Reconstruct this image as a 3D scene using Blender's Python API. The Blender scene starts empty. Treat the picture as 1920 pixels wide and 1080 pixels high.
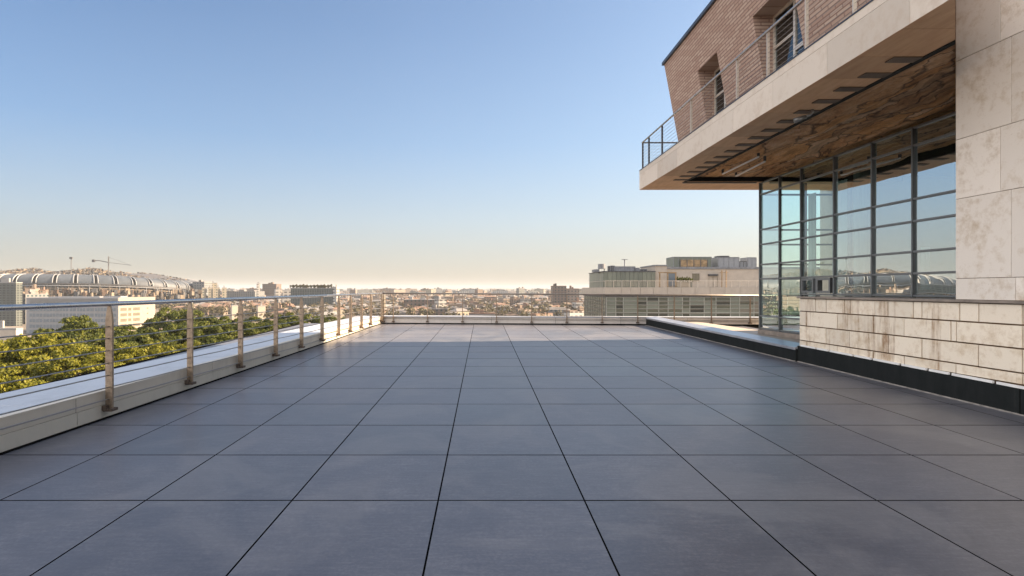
import bpy, math, random
import numpy as np
from mathutils import Vector, Matrix

# ------------------------------------------------------------------ camera, sky, sun, exposure
S = bpy.context.scene
COL = S.collection
F, VX, VY, EYE = 1050.0, 905.0, 543.0, 1.5      # focal length and vanishing point in pixels of the 1920 px photo
cam = bpy.data.cameras.new('camera')
cam.sensor_width = 36.0
cam.lens = F / 1920 * 36
cam.shift_x = (960 - VX) / 1920
cam.shift_y = (VY - 540) / 1920
cam.clip_start = 0.05
cam.clip_end = 40000
camo = bpy.data.objects.new('camera', cam)
COL.objects.link(camo)
camo.location = (0, 0, EYE)
camo.rotation_euler = (math.radians(90), 0, 0)
S.camera = camo

SKYK = 0.78
SKY_FILL = (9.2, 8.9, 8.9)                       # sky radiance units, before the world strength
SUN_EL, SUN_AZ = 29.0, 83.0                      # degrees; azimuth clockwise from +Y
W = bpy.data.worlds.new('World')
S.world = W
W.use_nodes = True
wn, wl = W.node_tree.nodes, W.node_tree.links
bg = wn['Background']
sky = wn.new('ShaderNodeTexSky')
sky.sky_type = 'NISHITA'
sky.sun_disc = False
sky.sun_elevation = math.radians(SUN_EL)
sky.sun_rotation = math.radians(SUN_AZ)
sky.air_density = 1.0
sky.dust_density = 1.4
sky.ozone_density = 2.0


def _wn(t, **kw):
    nd = wn.new(t)
    for k, v in kw.items():
        setattr(nd, k, v)
    return nd


def _ramp(fac, stops):
    r = _wn('ShaderNodeValToRGB')
    while len(r.color_ramp.elements) < len(stops):
        r.color_ramp.elements.new(0.5)
    for e, (p, c) in zip(r.color_ramp.elements, stops):
        e.position, e.color = p, (*c, 1)
    wl.new(fac, r.inputs[0])
    return r.outputs[0]


def _mix(mode, fac, a, b):
    m = _wn('ShaderNodeMix', data_type='RGBA', blend_type=mode)
    for i, x in ((0, fac), (6, a), (7, b)):
        if hasattr(x, 'links'):
            wl.new(x, m.inputs[i])
        else:
            m.inputs[i].default_value = x if not isinstance(x, tuple) else (*x, 1)
    return m.outputs[2]


_tc = _wn('ShaderNodeTexCoord')
_sp = _wn('ShaderNodeSeparateXYZ')
wl.new(_tc.outputs['Generated'], _sp.inputs[0])
# low warm dust band along the horizon
_band = _ramp(_sp.outputs[2], [(0.0, (0.92,) * 3), (0.06, (0.85,) * 3), (0.13, (0.66,) * 3), (0.25, (0.34,) * 3), (0.42, (0.14,) * 3), (0.7, (0, 0, 0))])
_bc = _ramp(_sp.outputs[2], [(0.0, (0.485, 0.405, 0.325)), (0.022, (0.465, 0.415, 0.345)), (0.05, (0.47, 0.45, 0.40)), (0.12, (0.44, 0.475, 0.485)), (0.25, (0.35, 0.44, 0.53))])
_lr = _wn('ShaderNodeMapRange')
wl.new(_sp.outputs[0], _lr.inputs[0])
for _i, _v in enumerate((-0.75, 0.45, 7.2 * SKYK, 9.5 * SKYK)):
    _lr.inputs[_i + 1].default_value = _v
_vs = _wn('ShaderNodeVectorMath', operation='SCALE')
wl.new(_bc, _vs.inputs[0])
wl.new(_lr.outputs[0], _vs.inputs['Scale'])
_lr2 = _wn('ShaderNodeMapRange')
wl.new(_sp.outputs[0], _lr2.inputs[0])
_lr2.inputs[1].default_value, _lr2.inputs[2].default_value = -0.7, 0.4
_tint = _ramp(_lr2.outputs[0], [(0.0, (0.48, 0.60, 0.73)), (0.55, (0.82, 0.84, 0.88)), (1.0, (0.92, 0.90, 0.87))])
_vs2 = _wn('ShaderNodeVectorMath', operation='SCALE')
wl.new(_mix('MULTIPLY', 1.0, sky.outputs[0], _tint), _vs2.inputs[0])
_vs2.inputs['Scale'].default_value = SKYK * 1.38
_skyc = _mix('MIX', _band, _vs2.outputs[0], _vs.outputs[0])
# bright fill added to the unseen sky behind and left, lifts shaded walls
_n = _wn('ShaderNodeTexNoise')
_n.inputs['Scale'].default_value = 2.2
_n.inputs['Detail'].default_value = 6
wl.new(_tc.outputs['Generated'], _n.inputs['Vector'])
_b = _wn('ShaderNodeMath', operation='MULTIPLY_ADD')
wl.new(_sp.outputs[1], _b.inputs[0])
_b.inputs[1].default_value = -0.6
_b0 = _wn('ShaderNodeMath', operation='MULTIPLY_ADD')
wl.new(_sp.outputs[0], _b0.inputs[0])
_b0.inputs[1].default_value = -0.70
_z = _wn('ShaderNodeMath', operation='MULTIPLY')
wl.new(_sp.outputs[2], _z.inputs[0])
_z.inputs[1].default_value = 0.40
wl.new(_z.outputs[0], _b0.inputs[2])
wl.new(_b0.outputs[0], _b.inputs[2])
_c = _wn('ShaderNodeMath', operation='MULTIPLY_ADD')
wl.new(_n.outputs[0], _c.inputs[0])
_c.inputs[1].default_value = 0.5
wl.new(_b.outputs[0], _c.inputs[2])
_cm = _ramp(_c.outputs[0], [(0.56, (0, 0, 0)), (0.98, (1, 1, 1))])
_skyc = _mix('MIX', _cm, _skyc, SKY_FILL)
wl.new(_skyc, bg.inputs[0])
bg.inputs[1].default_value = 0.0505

sun = bpy.data.lights.new('sun', 'SUN')
sun.energy = 5.0
sun.angle = math.radians(0.5)
sun.color = (1.0, 0.75, 0.50)
suno = bpy.data.objects.new('sun', sun)
COL.objects.link(suno)
_a, _e = math.radians(SUN_AZ), math.radians(SUN_EL)
SDIR = Vector((math.sin(_a) * math.cos(_e), math.cos(_a) * math.cos(_e), math.sin(_e)))
suno.rotation_euler = SDIR.to_track_quat('Z', 'Y').to_euler()
suno.location = (60, 10, 40)

S.render.engine = 'CYCLES'
S.view_settings.view_transform = 'Standard'
S.view_settings.look = 'None'
S.view_settings.exposure = 2.15
S.view_settings.gamma = 1.0

# ------------------------------------------------------------------ helpers
R = random.Random(7)


def at(px, py, Y):
    return ((px - VX) / F * Y, Y, EYE - (py - VY) / F * Y)


def floor_z(y):
    return 0.01524 * y


class MB:
    """collects shapes into one mesh (world coordinates)"""

    def __init__(s):
        s.v, s.f, s.m = [], [], []

    def poly(s, pts, m=0):
        b = len(s.v)
        s.v += [tuple(p) for p in pts]
        s.f.append(tuple(range(b, b + len(pts))))
        s.m.append(m)

    def hexa(s, p, m=0):                          # p: 4 bottom (ccw) + 4 top
        b = len(s.v)
        s.v += [tuple(q) for q in p]
        for q in ((3, 2, 1, 0), (4, 5, 6, 7), (0, 1, 5, 4), (1, 2, 6, 5), (2, 3, 7, 6), (3, 0, 4, 7)):
            s.f.append(tuple(b + i for i in q))
            s.m.append(m)

    def box(s, x0, x1, y0, y1, z0, z1, m=0, fr=None):
        fr = fr or (lambda x, y: (x, y))
        c = [fr(x0, y0), fr(x1, y0), fr(x1, y1), fr(x0, y1)]
        s.hexa([(x, y, z0) for x, y in c] + [(x, y, z1) for x, y in c], m)

    def sbox(s, x0, x1, y0, y1, z0, z1, fr=None, sl=floor_z, m=0):   # z offsets ride on a slope
        fr = fr or (lambda x, y: (x, y))
        c = [fr(x0, y0), fr(x1, y0), fr(x1, y1), fr(x0, y1)]
        s.hexa([(x, y, sl(y) + z0) for x, y in c] + [(x, y, sl(y) + z1) for x, y in c], m)

    def obox(s, cx, cy, w, d, z0, z1, rot=0, m=0):                   # rotated box
        ca, sa = math.cos(rot), math.sin(rot)
        c = []
        for a, b in ((-1, -1), (1, -1), (1, 1), (-1, 1)):
            x, y = a * w / 2, b * d / 2
            c.append((cx + x * ca - y * sa, cy + x * sa + y * ca))
        s.hexa([(x, y, z0) for x, y in c] + [(x, y, z1) for x, y in c], m)
        return c

    def tube(s, pts, r, n=8, m=0, r2=None):
        pts = [Vector(p) for p in pts]
        b = len(s.v)
        k = len(pts)
        for i, p in enumerate(pts):
            t = (pts[min(i + 1, k - 1)] - pts[max(i - 1, 0)]).normalized()
            u = t.cross(Vector((0, 0, 1)))
            if u.length < 1e-3:
                u = Vector((1, 0, 0))
            u.normalize()
            w = t.cross(u)
            rr = r if r2 is None else r + (r2 - r) * i / (k - 1)
            for j in range(n):
                a = 2 * math.pi * j / n
                s.v.append(tuple(p + (u * math.cos(a) + w * math.sin(a)) * rr))
        for i in range(k - 1):
            for j in range(n):
                j2 = (j + 1) % n
                s.f.append((b + i * n + j, b + i * n + j2, b + (i + 1) * n + j2, b + (i + 1) * n + j))
                s.m.append(m)
        s.f.append(tuple(b + j for j in range(n))[::-1])
        s.m.append(m)
        s.f.append(tuple(b + (k - 1) * n + j for j in range(n)))
        s.m.append(m)

    def build(s, name, mats, parent=None, smooth=False, bevel=0.0, kind=None):
        me = bpy.data.meshes.new(name)
        o_loc = Vector((0, 0, 0))
        if parent is not None:
            o_loc = Vector(parent.get('_org', (0, 0, 0)))
        me.from_pydata([(a - o_loc.x, b - o_loc.y, c - o_loc.z) for a, b, c in s.v], [], s.f)
        if not isinstance(mats, (list, tuple)):
            mats = [mats]
        for mm in mats:
            me.materials.append(mm)
        if len(mats) > 1:
            me.polygons.foreach_set('material_index', s.m)
        if smooth:
            me.polygons.foreach_set('use_smooth', [True] * len(me.polygons))
        me.update()
        o = bpy.data.objects.new(name, me)
        COL.objects.link(o)
        if parent is not None:
            o.parent = parent
            o['_org'] = tuple(o_loc)
        if bevel:
            b = o.modifiers.new('bevel', 'BEVEL')
            b.width = bevel
            b.segments = 2
            b.limit_method = 'ANGLE'
        if kind:
            o['kind'] = kind
        return o


def tag(o, label, cat, group=None, kind=None):
    o['label'] = label
    o['category'] = cat
    if group:
        o['group'] = group
    if kind:
        o['kind'] = kind
    return o


def thing(name, label, cat, loc=(0, 0, 0), group=None):
    o = bpy.data.objects.new(name, None)
    o.empty_display_size = 0.3
    COL.objects.link(o)
    o.location = loc
    o['_org'] = tuple(loc)
    return tag(o, label, cat, group)


# ------------------------------------------------------------------ materials
def new_mat(name):
    m = bpy.data.materials.new(name)
    m.use_nodes = True
    nt = m.node_tree
    return m, nt, nt.nodes['Principled BSDF']


class G:
    """tiny node graph helper"""

    def __init__(s, nt):
        s.nt = nt

    def n(s, t, **kw):
        nd = s.nt.nodes.new(t)
        for k, v in kw.items():
            setattr(nd, k, v)
        return nd

    def l(s, a, b):
        s.nt.links.new(a, b)

    def math(s, op, a, b=None, clamp=False):
        nd = s.n('ShaderNodeMath', operation=op, use_clamp=clamp)
        for i, x in enumerate((a, b)):
            if x is None:
                continue
            if hasattr(x, 'is_output') or hasattr(x, 'links'):
                s.l(x, nd.inputs[i])
            else:
                nd.inputs[i].default_value = x
        return nd.outputs[0]

    def coord(s, scale=(1, 1, 1), kind='Object'):
        tc = s.n('ShaderNodeTexCoord')
        mp = s.n('ShaderNodeMapping')
        mp.inputs['Scale'].default_value = scale
        s.l(tc.outputs[kind], mp.inputs['Vector'])
        return mp.outputs[0]

    def noise(s, vec, scale, detail=4, rough=0.55, dist=0.0):
        nd = s.n('ShaderNodeTexNoise')
        nd.inputs['Scale'].default_value = scale
        nd.inputs['Detail'].default_value = detail
        nd.inputs['Roughness'].default_value = rough
        nd.inputs['Distortion'].default_value = dist
        if vec is not None:
            s.l(vec, nd.inputs['Vector'])
        return nd.outputs['Fac']

    def ramp(s, fac, stops):
        nd = s.n('ShaderNodeValToRGB')
        el = nd.color_ramp.elements
        while len(el) < len(stops):
            el.new(0.5)
        for e, (p, c) in zip(el, stops):
            e.position = p
            e.color = (*c, 1) if len(c) == 3 else c
        s.l(fac, nd.inputs[0])
        return nd.outputs[0]

    def mix(s, fac, a, b, mode='MIX'):
        nd = s.n('ShaderNodeMix', data_type='RGBA', blend_type=mode)
        for i, x in ((0, fac), (6, a), (7, b)):
            if hasattr(x, 'is_output') or hasattr(x, 'links'):
                s.l(x, nd.inputs[i])
            elif isinstance(x, tuple):
                nd.inputs[i].default_value = (*x, 1)
            else:
                nd.inputs[i].default_value = x
        return nd.outputs[2]

    def bump(s, h, strength, dist=0.01, normal=None):
        nd = s.n('ShaderNodeBump')
        nd.inputs['Strength'].default_value = strength
        nd.inputs['Distance'].default_value = dist
        s.l(h, nd.inputs['Height'])
        if normal is not None:
            s.l(normal, nd.inputs['Normal'])
        return nd.outputs[0]

    def island(s):
        return s.n('ShaderNodeNewGeometry').outputs['Random Per Island']


def g3(v):
    return (v, v, v)


FARK = 0.80                                      # far city materials


def plain(name, col, rough=0.6, metal=0.0, var=0.12, scale=3.0, bump=0.0, spec=0.5, stretch=(1, 1, 1)):
    if name.startswith(('far_', 'roof_', 'scaffold', 'pale_roof', 'hill')):
        col = tuple(x * FARK for x in col)
    m, nt, p = new_mat(name)
    g = G(nt)
    v = g.coord(stretch)
    n = g.noise(v, scale, 6, 0.6)
    c = g.ramp(n, [(0.3, tuple(x * (1 - var) for x in col)), (0.7, tuple(min(1, x * (1 + var)) for x in col))])
    g.l(c, p.inputs['Base Color'])
    p.inputs['Roughness'].default_value = rough
    p.inputs['Metallic'].default_value = metal
    p.inputs['Specular IOR Level'].default_value = spec
    if bump:
        g.l(g.bump(g.noise(v, scale * 12, 4), bump, 0.005), p.inputs['Normal'])
    return m


M = {}


def make_materials():
    # slate-grey porcelain paving
    m, nt, p = new_mat('slate_tile')
    g = G(nt)
    v = g.coord()
    isl = g.island()
    shift = g.n('ShaderNodeVectorMath', operation='ADD')
    g.l(v, shift.inputs[0])
    cmb = g.n('ShaderNodeCombineXYZ')
    g.l(g.math('MULTIPLY', isl, 57.0), cmb.inputs[0])
    g.l(g.math('MULTIPLY', isl, 31.0), cmb.inputs[1])
    g.l(cmb.outputs[0], shift.inputs[1])
    vv = shift.outputs[0]
    n1 = g.noise(vv, 2.6, 7, 0.62, 0.6)
    n2 = g.noise(vv, 45, 5, 0.7)
    sc = g.n('ShaderNodeMapping')
    sc.inputs['Scale'].default_value = (3.0, 22, 1)
    sc.inputs['Rotation'].default_value = (0, 0, 0.12)
    g.l(vv, sc.inputs[0])
    n3 = g.noise(sc.outputs[0], 1.6, 6, 0.7, 0.4)
    f = g.math('ADD', g.math('MULTIPLY', n1, 0.27), g.math('ADD', g.math('MULTIPLY', n2, 0.40), g.math('MULTIPLY', n3, 0.33)))
    c = g.ramp(f, [(0.30, (0.062, 0.066, 0.084)), (0.5, (0.104, 0.107, 0.126)), (0.72, (0.20, 0.20, 0.215))])
    bright = g.math('ADD', g.math('MULTIPLY', isl, 0.34), 0.80)
    cc = g.mix(1.0, c, g.ramp(bright, [(0, g3(0)), (1, g3(1))]), 'MULTIPLY')
    big = g.noise(v, 0.8, 6, 0.62, 0.8)
    st = g.ramp(big, [(0.50, g3(0)), (0.60, g3(0.30)), (0.75, g3(0.12))])
    cc = g.mix(st, cc, (0.20, 0.195, 0.20))
    sp_ = g.ramp(g.noise(v, 170, 2, 0.6), [(0.70, g3(0)), (0.76, g3(0.45))])
    cc = g.mix(sp_, cc, (0.20, 0.195, 0.19))
    g.l(cc, p.inputs['Base Color'])
    g.l(g.math('ADD', g.math('ADD', g.math('ADD', 0.19, g.math('MULTIPLY', isl, 0.06)), g.math('MULTIPLY', n1, 0.10)), g.math('ADD', g.math('MULTIPLY', big, 0.12), g.math('MULTIPLY', n2, 0.06))), p.inputs['Roughness'])
    p.inputs['Specular IOR Level'].default_value = 0.36
    g.l(g.bump(g.math('ADD', n2, g.math('MULTIPLY', n3, 0.6)), 0.18, 0.003), p.inputs['Normal'])
    M['tile'] = m
    M['joint'] = plain('joint_black', (0.010, 0.010, 0.010), 1.0, spec=0.0)

    # travertine panels
    def stone(name, base, dark, amt, streak=0.0, pit=1.0):
        m, nt, p = new_mat(name)
        g = G(nt)
        v = g.coord()
        isl = g.island()
        sh = g.n('ShaderNodeVectorMath', operation='ADD')
        cm = g.n('ShaderNodeCombineXYZ')
        g.l(g.math('MULTIPLY', isl, 43.0), cm.inputs[1])
        g.l(g.math('MULTIPLY', isl, 91.0), cm.inputs[2])
        g.l(v, sh.inputs[0])
        g.l(cm.outputs[0], sh.inputs[1])
        vv = sh.outputs[0]
        n1 = g.noise(vv, 2.2, 8, 0.68, 0.3)
        n2 = g.noise(vv, 9, 6, 0.7)
        tone = g.ramp(isl, [(0, tuple(x * 0.86 for x in base)), (0.5, base), (1, tuple(min(1, x * 1.08) for x in base))])
        f1 = g.ramp(g.math('MULTIPLY', n1, n2), [(0.24, g3(0)), (0.42, g3(amt))])
        c = g.mix(f1, tone, dark)
        # pits
        mp = g.n('ShaderNodeMapping')
        mp.inputs['Scale'].default_value = (1, 1, 2.2)
        g.l(vv, mp.inputs[0])
        n3 = g.noise(mp.outputs[0], 26, 5, 0.75)
        pitm = g.ramp(n3, [(0.60, g3(0)), (0.74, g3(0.75 * pit))])
        dens = g.ramp(g.noise(vv, 1.7, 2), [(0.42, g3(0.1)), (0.62, g3(1))])
        pm = g.mix(1.0, pitm, dens, 'MULTIPLY')
        c = g.mix(pm, c, tuple(x * 0.6 for x in dark))
        if streak:
            mp2 = g.n('ShaderNodeMapping')
            mp2.inputs['Scale'].default_value = (1, 1, 0.10)
            g.l(v, mp2.inputs[0])
            n4 = g.noise(mp2.outputs[0], 3.1, 5, 0.65)
            st = g.ramp(n4, [(0.56, g3(0)), (0.66, g3(streak))])
            n5 = g.ramp(g.noise(v, 5, 5, 0.7), [(0.35, g3(0.25)), (0.6, g3(1))])
            c = g.mix(g.mix(1.0, st, n5, 'MULTIPLY'), c, (0.27, 0.14, 0.055))
        g.l(c, p.inputs['Base Color'])
        p.inputs['Roughness'].default_value = 0.62
        p.inputs['Specular IOR Level'].default_value = 0.3
        g.l(g.bump(g.math('SUBTRACT', n2, g.math('MULTIPLY', n3, 0.7)), 0.25, 0.006), p.inputs['Normal'])
        return m
    M['stone'] = stone('travertine', (0.79, 0.72, 0.635), (0.50, 0.39, 0.27), 0.8, 0.0)
    M['stone_low'] = stone('travertine_stained', (0.80, 0.705, 0.57), (0.50, 0.36, 0.21), 0.65, 0.9)
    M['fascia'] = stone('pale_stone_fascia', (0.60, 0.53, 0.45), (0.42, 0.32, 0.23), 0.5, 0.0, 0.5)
    M['stone_gap'] = plain('stone_joint', (0.12, 0.07, 0.035), 0.9, var=0.4, scale=6)
    M['cap_stone'] = plain('cap_stone', (0.24, 0.20, 0.165), 0.6, var=0.3, scale=5)

    # brick
    m, nt, p = new_mat('brick')
    g = G(nt)
    tc = g.n('ShaderNodeTexCoord')
    sp = g.n('ShaderNodeSeparateXYZ')
    g.l(tc.outputs['Object'], sp.inputs[0])
    nm = g.n('ShaderNodeSeparateXYZ')
    g.l(tc.outputs['Normal'], nm.inputs[0])
    ny = g.math('GREATER_THAN', g.math('ABSOLUTE', nm.outputs[1]), 0.7)
    hx = g.math('ADD', g.math('MULTIPLY', sp.outputs[0], ny), g.math('MULTIPLY', sp.outputs[1], g.math('SUBTRACT', 1.0, ny)))
    cm = g.n('ShaderNodeCombineXYZ')
    g.l(hx, cm.inputs[0])
    g.l(sp.outputs[2], cm.inputs[1])
    bt = g.n('ShaderNodeTexBrick')
    g.l(cm.outputs[0], bt.inputs['Vector'])
    bt.inputs['Color1'].default_value = (0.325, 0.215, 0.165, 1)
    bt.inputs['Color2'].default_value = (0.465, 0.36, 0.285, 1)
    bt.inputs['Mortar'].default_value = (0.14, 0.08, 0.062, 1)
    bt.inputs['Scale'].default_value = 1.0
    bt.inputs['Mortar Size'].default_value = 0.011
    bt.inputs['Mortar Smooth'].default_value = 0.3
    bt.inputs['Brick Width'].default_value = 0.29
    bt.inputs['Row Height'].default_value = 0.062
    n = g.noise(cm.outputs[0], 14, 5, 0.7)
    c = g.mix(g.math('MULTIPLY', n, 0.5), bt.outputs['Color'], (0.38, 0.26, 0.21))
    g.l(c, p.inputs['Base Color'])
    p.inputs['Roughness'].default_value = 0.85
    g.l(g.bump(bt.outputs['Fac'], -0.9, 0.02), p.inputs['Normal'])
    M['brick'] = m

    # soffit: brown-orange board panels
    m, nt, p = new_mat('soffit_panels')
    g = G(nt)
    v = g.coord((1.0, 1.0, 1))
    isl = g.island()
    n = g.noise(g.coord((6, 1.0, 1)), 2.0, 6, 0.65)
    c = g.ramp(n, [(0.3, (0.50, 0.29, 0.15)), (0.7, (0.66, 0.42, 0.24))])
    t = g.ramp(isl, [(0, g3(0.74)), (1, g3(1.0))])
    g.l(g.mix(1.0, c, t, 'MULTIPLY'), p.inputs['Base Color'])
    p.inputs['Roughness'].default_value = 0.55
    M['soffit'] = m

    # raw broken ceiling in the soffit recess
    m, nt, p = new_mat('raw_ceiling')
    g = G(nt)
    base = g.coord((1.0, 1.0, 1.0))
    wob = g.n('ShaderNodeTexNoise')
    wob.inputs['Scale'].default_value = 1.6
    wob.inputs['Detail'].default_value = 5
    g.l(base, wob.inputs['Vector'])
    dv = g.n('ShaderNodeVectorMath', operation='MULTIPLY_ADD')
    g.l(wob.outputs['Color'], dv.inputs[0])
    dv.inputs[1].default_value = (0.75, 0.75, 0.75)
    g.l(base, dv.inputs[2])
    mp = g.n('ShaderNodeMapping')
    mp.inputs['Scale'].default_value = (2.7, 0.42, 1)
    mp.inputs['Rotation'].default_value = (0, 0, 0.12)
    g.l(dv.outputs[0], mp.inputs[0])
    vo = g.n('ShaderNodeTexVoronoi')
    vo.inputs['Scale'].default_value = 1.25
    g.l(mp.outputs[0], vo.inputs['Vector'])
    sv = g.n('ShaderNodeSeparateXYZ')
    g.l(vo.outputs['Color'], sv.inputs[0])
    ve = g.n('ShaderNodeTexVoronoi', feature='DISTANCE_TO_EDGE')
    ve.inputs['Scale'].default_value = 1.25
    g.l(mp.outputs[0], ve.inputs['Vector'])
    n1 = g.noise(g.coord((2.0, 0.42, 1)), 4.0, 9, 0.72)
    n2 = g.noise(g.coord((1, 1, 1)), 22.0, 6, 0.7)
    c = g.ramp(sv.outputs[0], [(0.05, (0.30, 0.13, 0.04)), (0.3, (0.66, 0.35, 0.13)), (0.55, (0.42, 0.26, 0.15)), (0.75, (0.82, 0.62, 0.42)), (0.95, (0.22, 0.13, 0.075))])
    c2 = g.ramp(n1, [(0.36, (0.10, 0.05, 0.022)), (0.5, (0.62, 0.34, 0.15)), (0.66, (0.85, 0.62, 0.40))])
    c = g.mix(0.5, c, c2)
    c = g.mix(g.ramp(ve.outputs[0], [(0.0, g3(0.85)), (0.05, g3(0.0))]), c, (0.03, 0.018, 0.011))
    c = g.mix(g.ramp(n2, [(0.5, g3(0)), (0.75, g3(0.5))]), c, (0.10, 0.065, 0.04))
    g.l(c, p.inputs['Base Color'])
    p.inputs['Roughness'].default_value = 0.85
    g.l(g.bump(g.math('ADD', n1, g.math('MULTIPLY', sv.outputs[0], 0.5)), 1.0, 0.10), p.inputs['Normal'])
    M['raw'] = m

    # metals
    def metal(name, col, rough, met=1.0, var=0.2, sc=8):
        m, nt, p = new_mat(name)
        g = G(nt)
        n = g.noise(g.coord(), sc, 6, 0.7)
        g.l(g.ramp(n, [(0.3, tuple(x * (1 - var) for x in col)), (0.7, tuple(min(1, x * (1 + var)) for x in col))]), p.inputs['Base Color'])
        p.inputs['Metallic'].default_value = met
        g.l(g.math('ADD', rough - 0.08, g.math('MULTIPLY', n, 0.16)), p.inputs['Roughness'])
        return m
    M['steel'] = metal('handrail_steel', (0.52, 0.485, 0.45), 0.28, 1.0, 0.1, 5)
    M['post'] = metal('weathered_post_steel', (0.29, 0.225, 0.165), 0.42, 0.75, 0.35, 22)
    M['cable'] = metal('cable_steel', (0.30, 0.28, 0.26), 0.35, 0.9, 0.1)
    M['dark_steel'] = metal('tarnished_steel', (0.17, 0.155, 0.14), 0.42, 0.8, 0.2, 6)
    M['far_post'] = metal('bronzed_post_steel', (0.22, 0.165, 0.12), 0.5, 0.6, 0.3, 16)
    M['base'] = metal('dark_base_plate', (0.12, 0.09, 0.07), 0.6, 0.5, 0.4, 30)
    M['flash'] = metal('zinc_flashing', (0.42, 0.43, 0.46), 0.34, 0.7, 0.18, 3)
    M['mullion'] = metal('mullion_metal', (0.10, 0.105, 0.105), 0.45, 0.6, 0.1)
    M['mullion_pale'] = metal('transom_metal', (0.21, 0.22, 0.225), 0.4, 0.7, 0.1)
    M['coping'] = metal('dark_coping', (0.07, 0.08, 0.10), 0.45, 0.6, 0.1)
    M['rail_white'] = metal('pale_rail', (0.62, 0.56, 0.48), 0.4, 0.5, 0.1)

    # painted cream kerb and white deck
    def painted(name, col, streak, rough):
        m, nt, p = new_mat(name)
        g = G(nt)
        n = g.noise(g.coord((1, 1, 0.25)), 5, 7, 0.7)
        n2 = g.noise(g.coord(), 1.3, 5, 0.6)
        c = g.ramp(g.math('ADD', g.math('MULTIPLY', n, 0.6), g.math('MULTIPLY', n2, 0.4)),
                   [(0.34, tuple(x * (1 - streak) for x in col)), (0.52, col), (0.75, tuple(min(1, x * 1.04) for x in col))])
        g.l(c, p.inputs['Base Color'])
        p.inputs['Roughness'].default_value = rough
        g.l(g.bump(n2, 0.1, 0.01), p.inputs['Normal'])
        return m
    M['cream'] = painted('cream_painted_metal', (0.50, 0.475, 0.405), 0.16, 0.5)
    M['cream2'] = painted('cream_painted_upper', (0.54, 0.50, 0.425), 0.2, 0.5)
    M['white_deck'] = painted('white_deck_paint', (0.43, 0.46, 0.51), 0.20, 0.42)
    M['far_kerb'] = painted('far_kerb_paint', (0.60, 0.56, 0.52), 0.14, 0.5)

    m, nt, p = new_mat('black_bitumen')
    g = G(nt)
    n = g.noise(g.coord((1, 1, 0.3)), 7, 7, 0.7)
    g.l(g.ramp(n, [(0.3, (0.007, 0.009, 0.009)), (0.62, (0.014, 0.016, 0.016)), (0.85, (0.035, 0.035, 0.033))]), p.inputs['Base Color'])
    p.inputs['Roughness'].default_value = 0.8
    p.inputs['Specular IOR Level'].default_value = 0.2
    g.l(g.bump(n, 0.25, 0.01), p.inputs['Normal'])
    M['black'] = m
    M['slot'] = plain('slot_brown_black', (0.10, 0.075, 0.055), 0.7, var=0.4)
    M['white_strip'] = plain('white_sealant', (0.75, 0.74, 0.72), 0.6)
    M['sealant'] = plain('grey_sealant', (0.28, 0.255, 0.23), 0.8, var=0.4, scale=9)

    # clear architectural glass: reflects by angle, lets the room show through
    def glass(name, tint, ior=1.9, rough=0.0, wob=0.07):
        m, nt, p = new_mat(name)
        nt.nodes.remove(p)
        g = G(nt)
        out = nt.nodes['Material Output']
        fr = g.n('ShaderNodeFresnel')
        fr.inputs[0].default_value = ior
        gl = g.n('ShaderNodeBsdfGlossy')
        gl.inputs['Color'].default_value = (0.86, 0.96, 1.0, 1)
        gl.inputs['Roughness'].default_value = rough
        nb = g.bump(g.noise(g.coord(), 0.9, 2), wob, 0.05)
        g.l(nb, gl.inputs['Normal'])
        tr = g.n('ShaderNodeBsdfTransparent')
        tr.inputs[0].default_value = (*tint, 1)
        mx = g.n('ShaderNodeMixShader')
        bf = g.n('ShaderNodeNewGeometry').outputs['Backfacing']
        g.l(g.math('MULTIPLY', fr.outputs[0], g.math('SUBTRACT', 1.0, bf)), mx.inputs[0])
        g.l(tr.outputs[0], mx.inputs[1])
        g.l(gl.outputs[0], mx.inputs[2])
        g.l(mx.outputs[0], out.inputs[0])
        return m
    M['glass'] = glass('facade_glass', (0.74, 0.88, 0.88), 11.0)
    M['glass_clear'] = glass('clear_facade_glass', (0.88, 0.98, 0.96), 3.4)
    M['glass_end'] = glass('end_wall_glass', (0.93, 0.99, 0.98), 1.35)
    M['glass_small'] = glass('window_glass', (0.35, 0.42, 0.44), 2.0)

    # far glass: opaque coated panes, tone differs by pane
    def farglass(name, a, b, rough=0.12):
        m, nt, p = new_mat(name)
        g = G(nt)
        isl = g.island()
        n = g.noise(g.coord(), 0.5, 5, 0.7)
        f = g.math('ADD', g.math('MULTIPLY', isl, 0.6), g.math('MULTIPLY', n, 0.4))
        g.l(g.ramp(f, [(0.15, a), (0.75, b)]), p.inputs['Base Color'])
        p.inputs['Roughness'].default_value = rough
        p.inputs['Specular IOR Level'].default_value = 0.8
        return m
    M['fg_green'] = farglass('green_glass', (0.012, 0.015, 0.010), (0.075, 0.082, 0.055), 0.25)
    M['fg_pale'] = farglass('pale_green_glass', (0.085, 0.10, 0.08), (0.14, 0.155, 0.12), 0.35)
    M['fg_blue'] = farglass('blue_grey_glass', (0.05, 0.07, 0.09), (0.16, 0.20, 0.24), 0.2)
    M['fg_warm'] = farglass('warm_glass', (0.06, 0.055, 0.042), (0.15, 0.135, 0.105), 0.3)
    M['far_stone'] = plain('far_pink_stone', (0.50, 0.44, 0.37), 0.8, var=0.1, scale=1.2)
    M['far_frame'] = plain('far_frame', (0.40, 0.41, 0.36), 0.6)
    M['far_dark'] = plain('far_dark_metal', (0.09, 0.09, 0.095), 0.6, var=0.3)
    M['far_grey'] = plain('far_grey_metal', (0.22, 0.23, 0.25), 0.6, var=0.3)
    M['far_white'] = plain('far_white_panel', (0.27, 0.28, 0.295), 0.5, var=0.1)
    M['scaf_tan'] = plain('scaffold_tan', (0.21, 0.17, 0.13), 0.9, var=0.4, scale=0.4)
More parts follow.
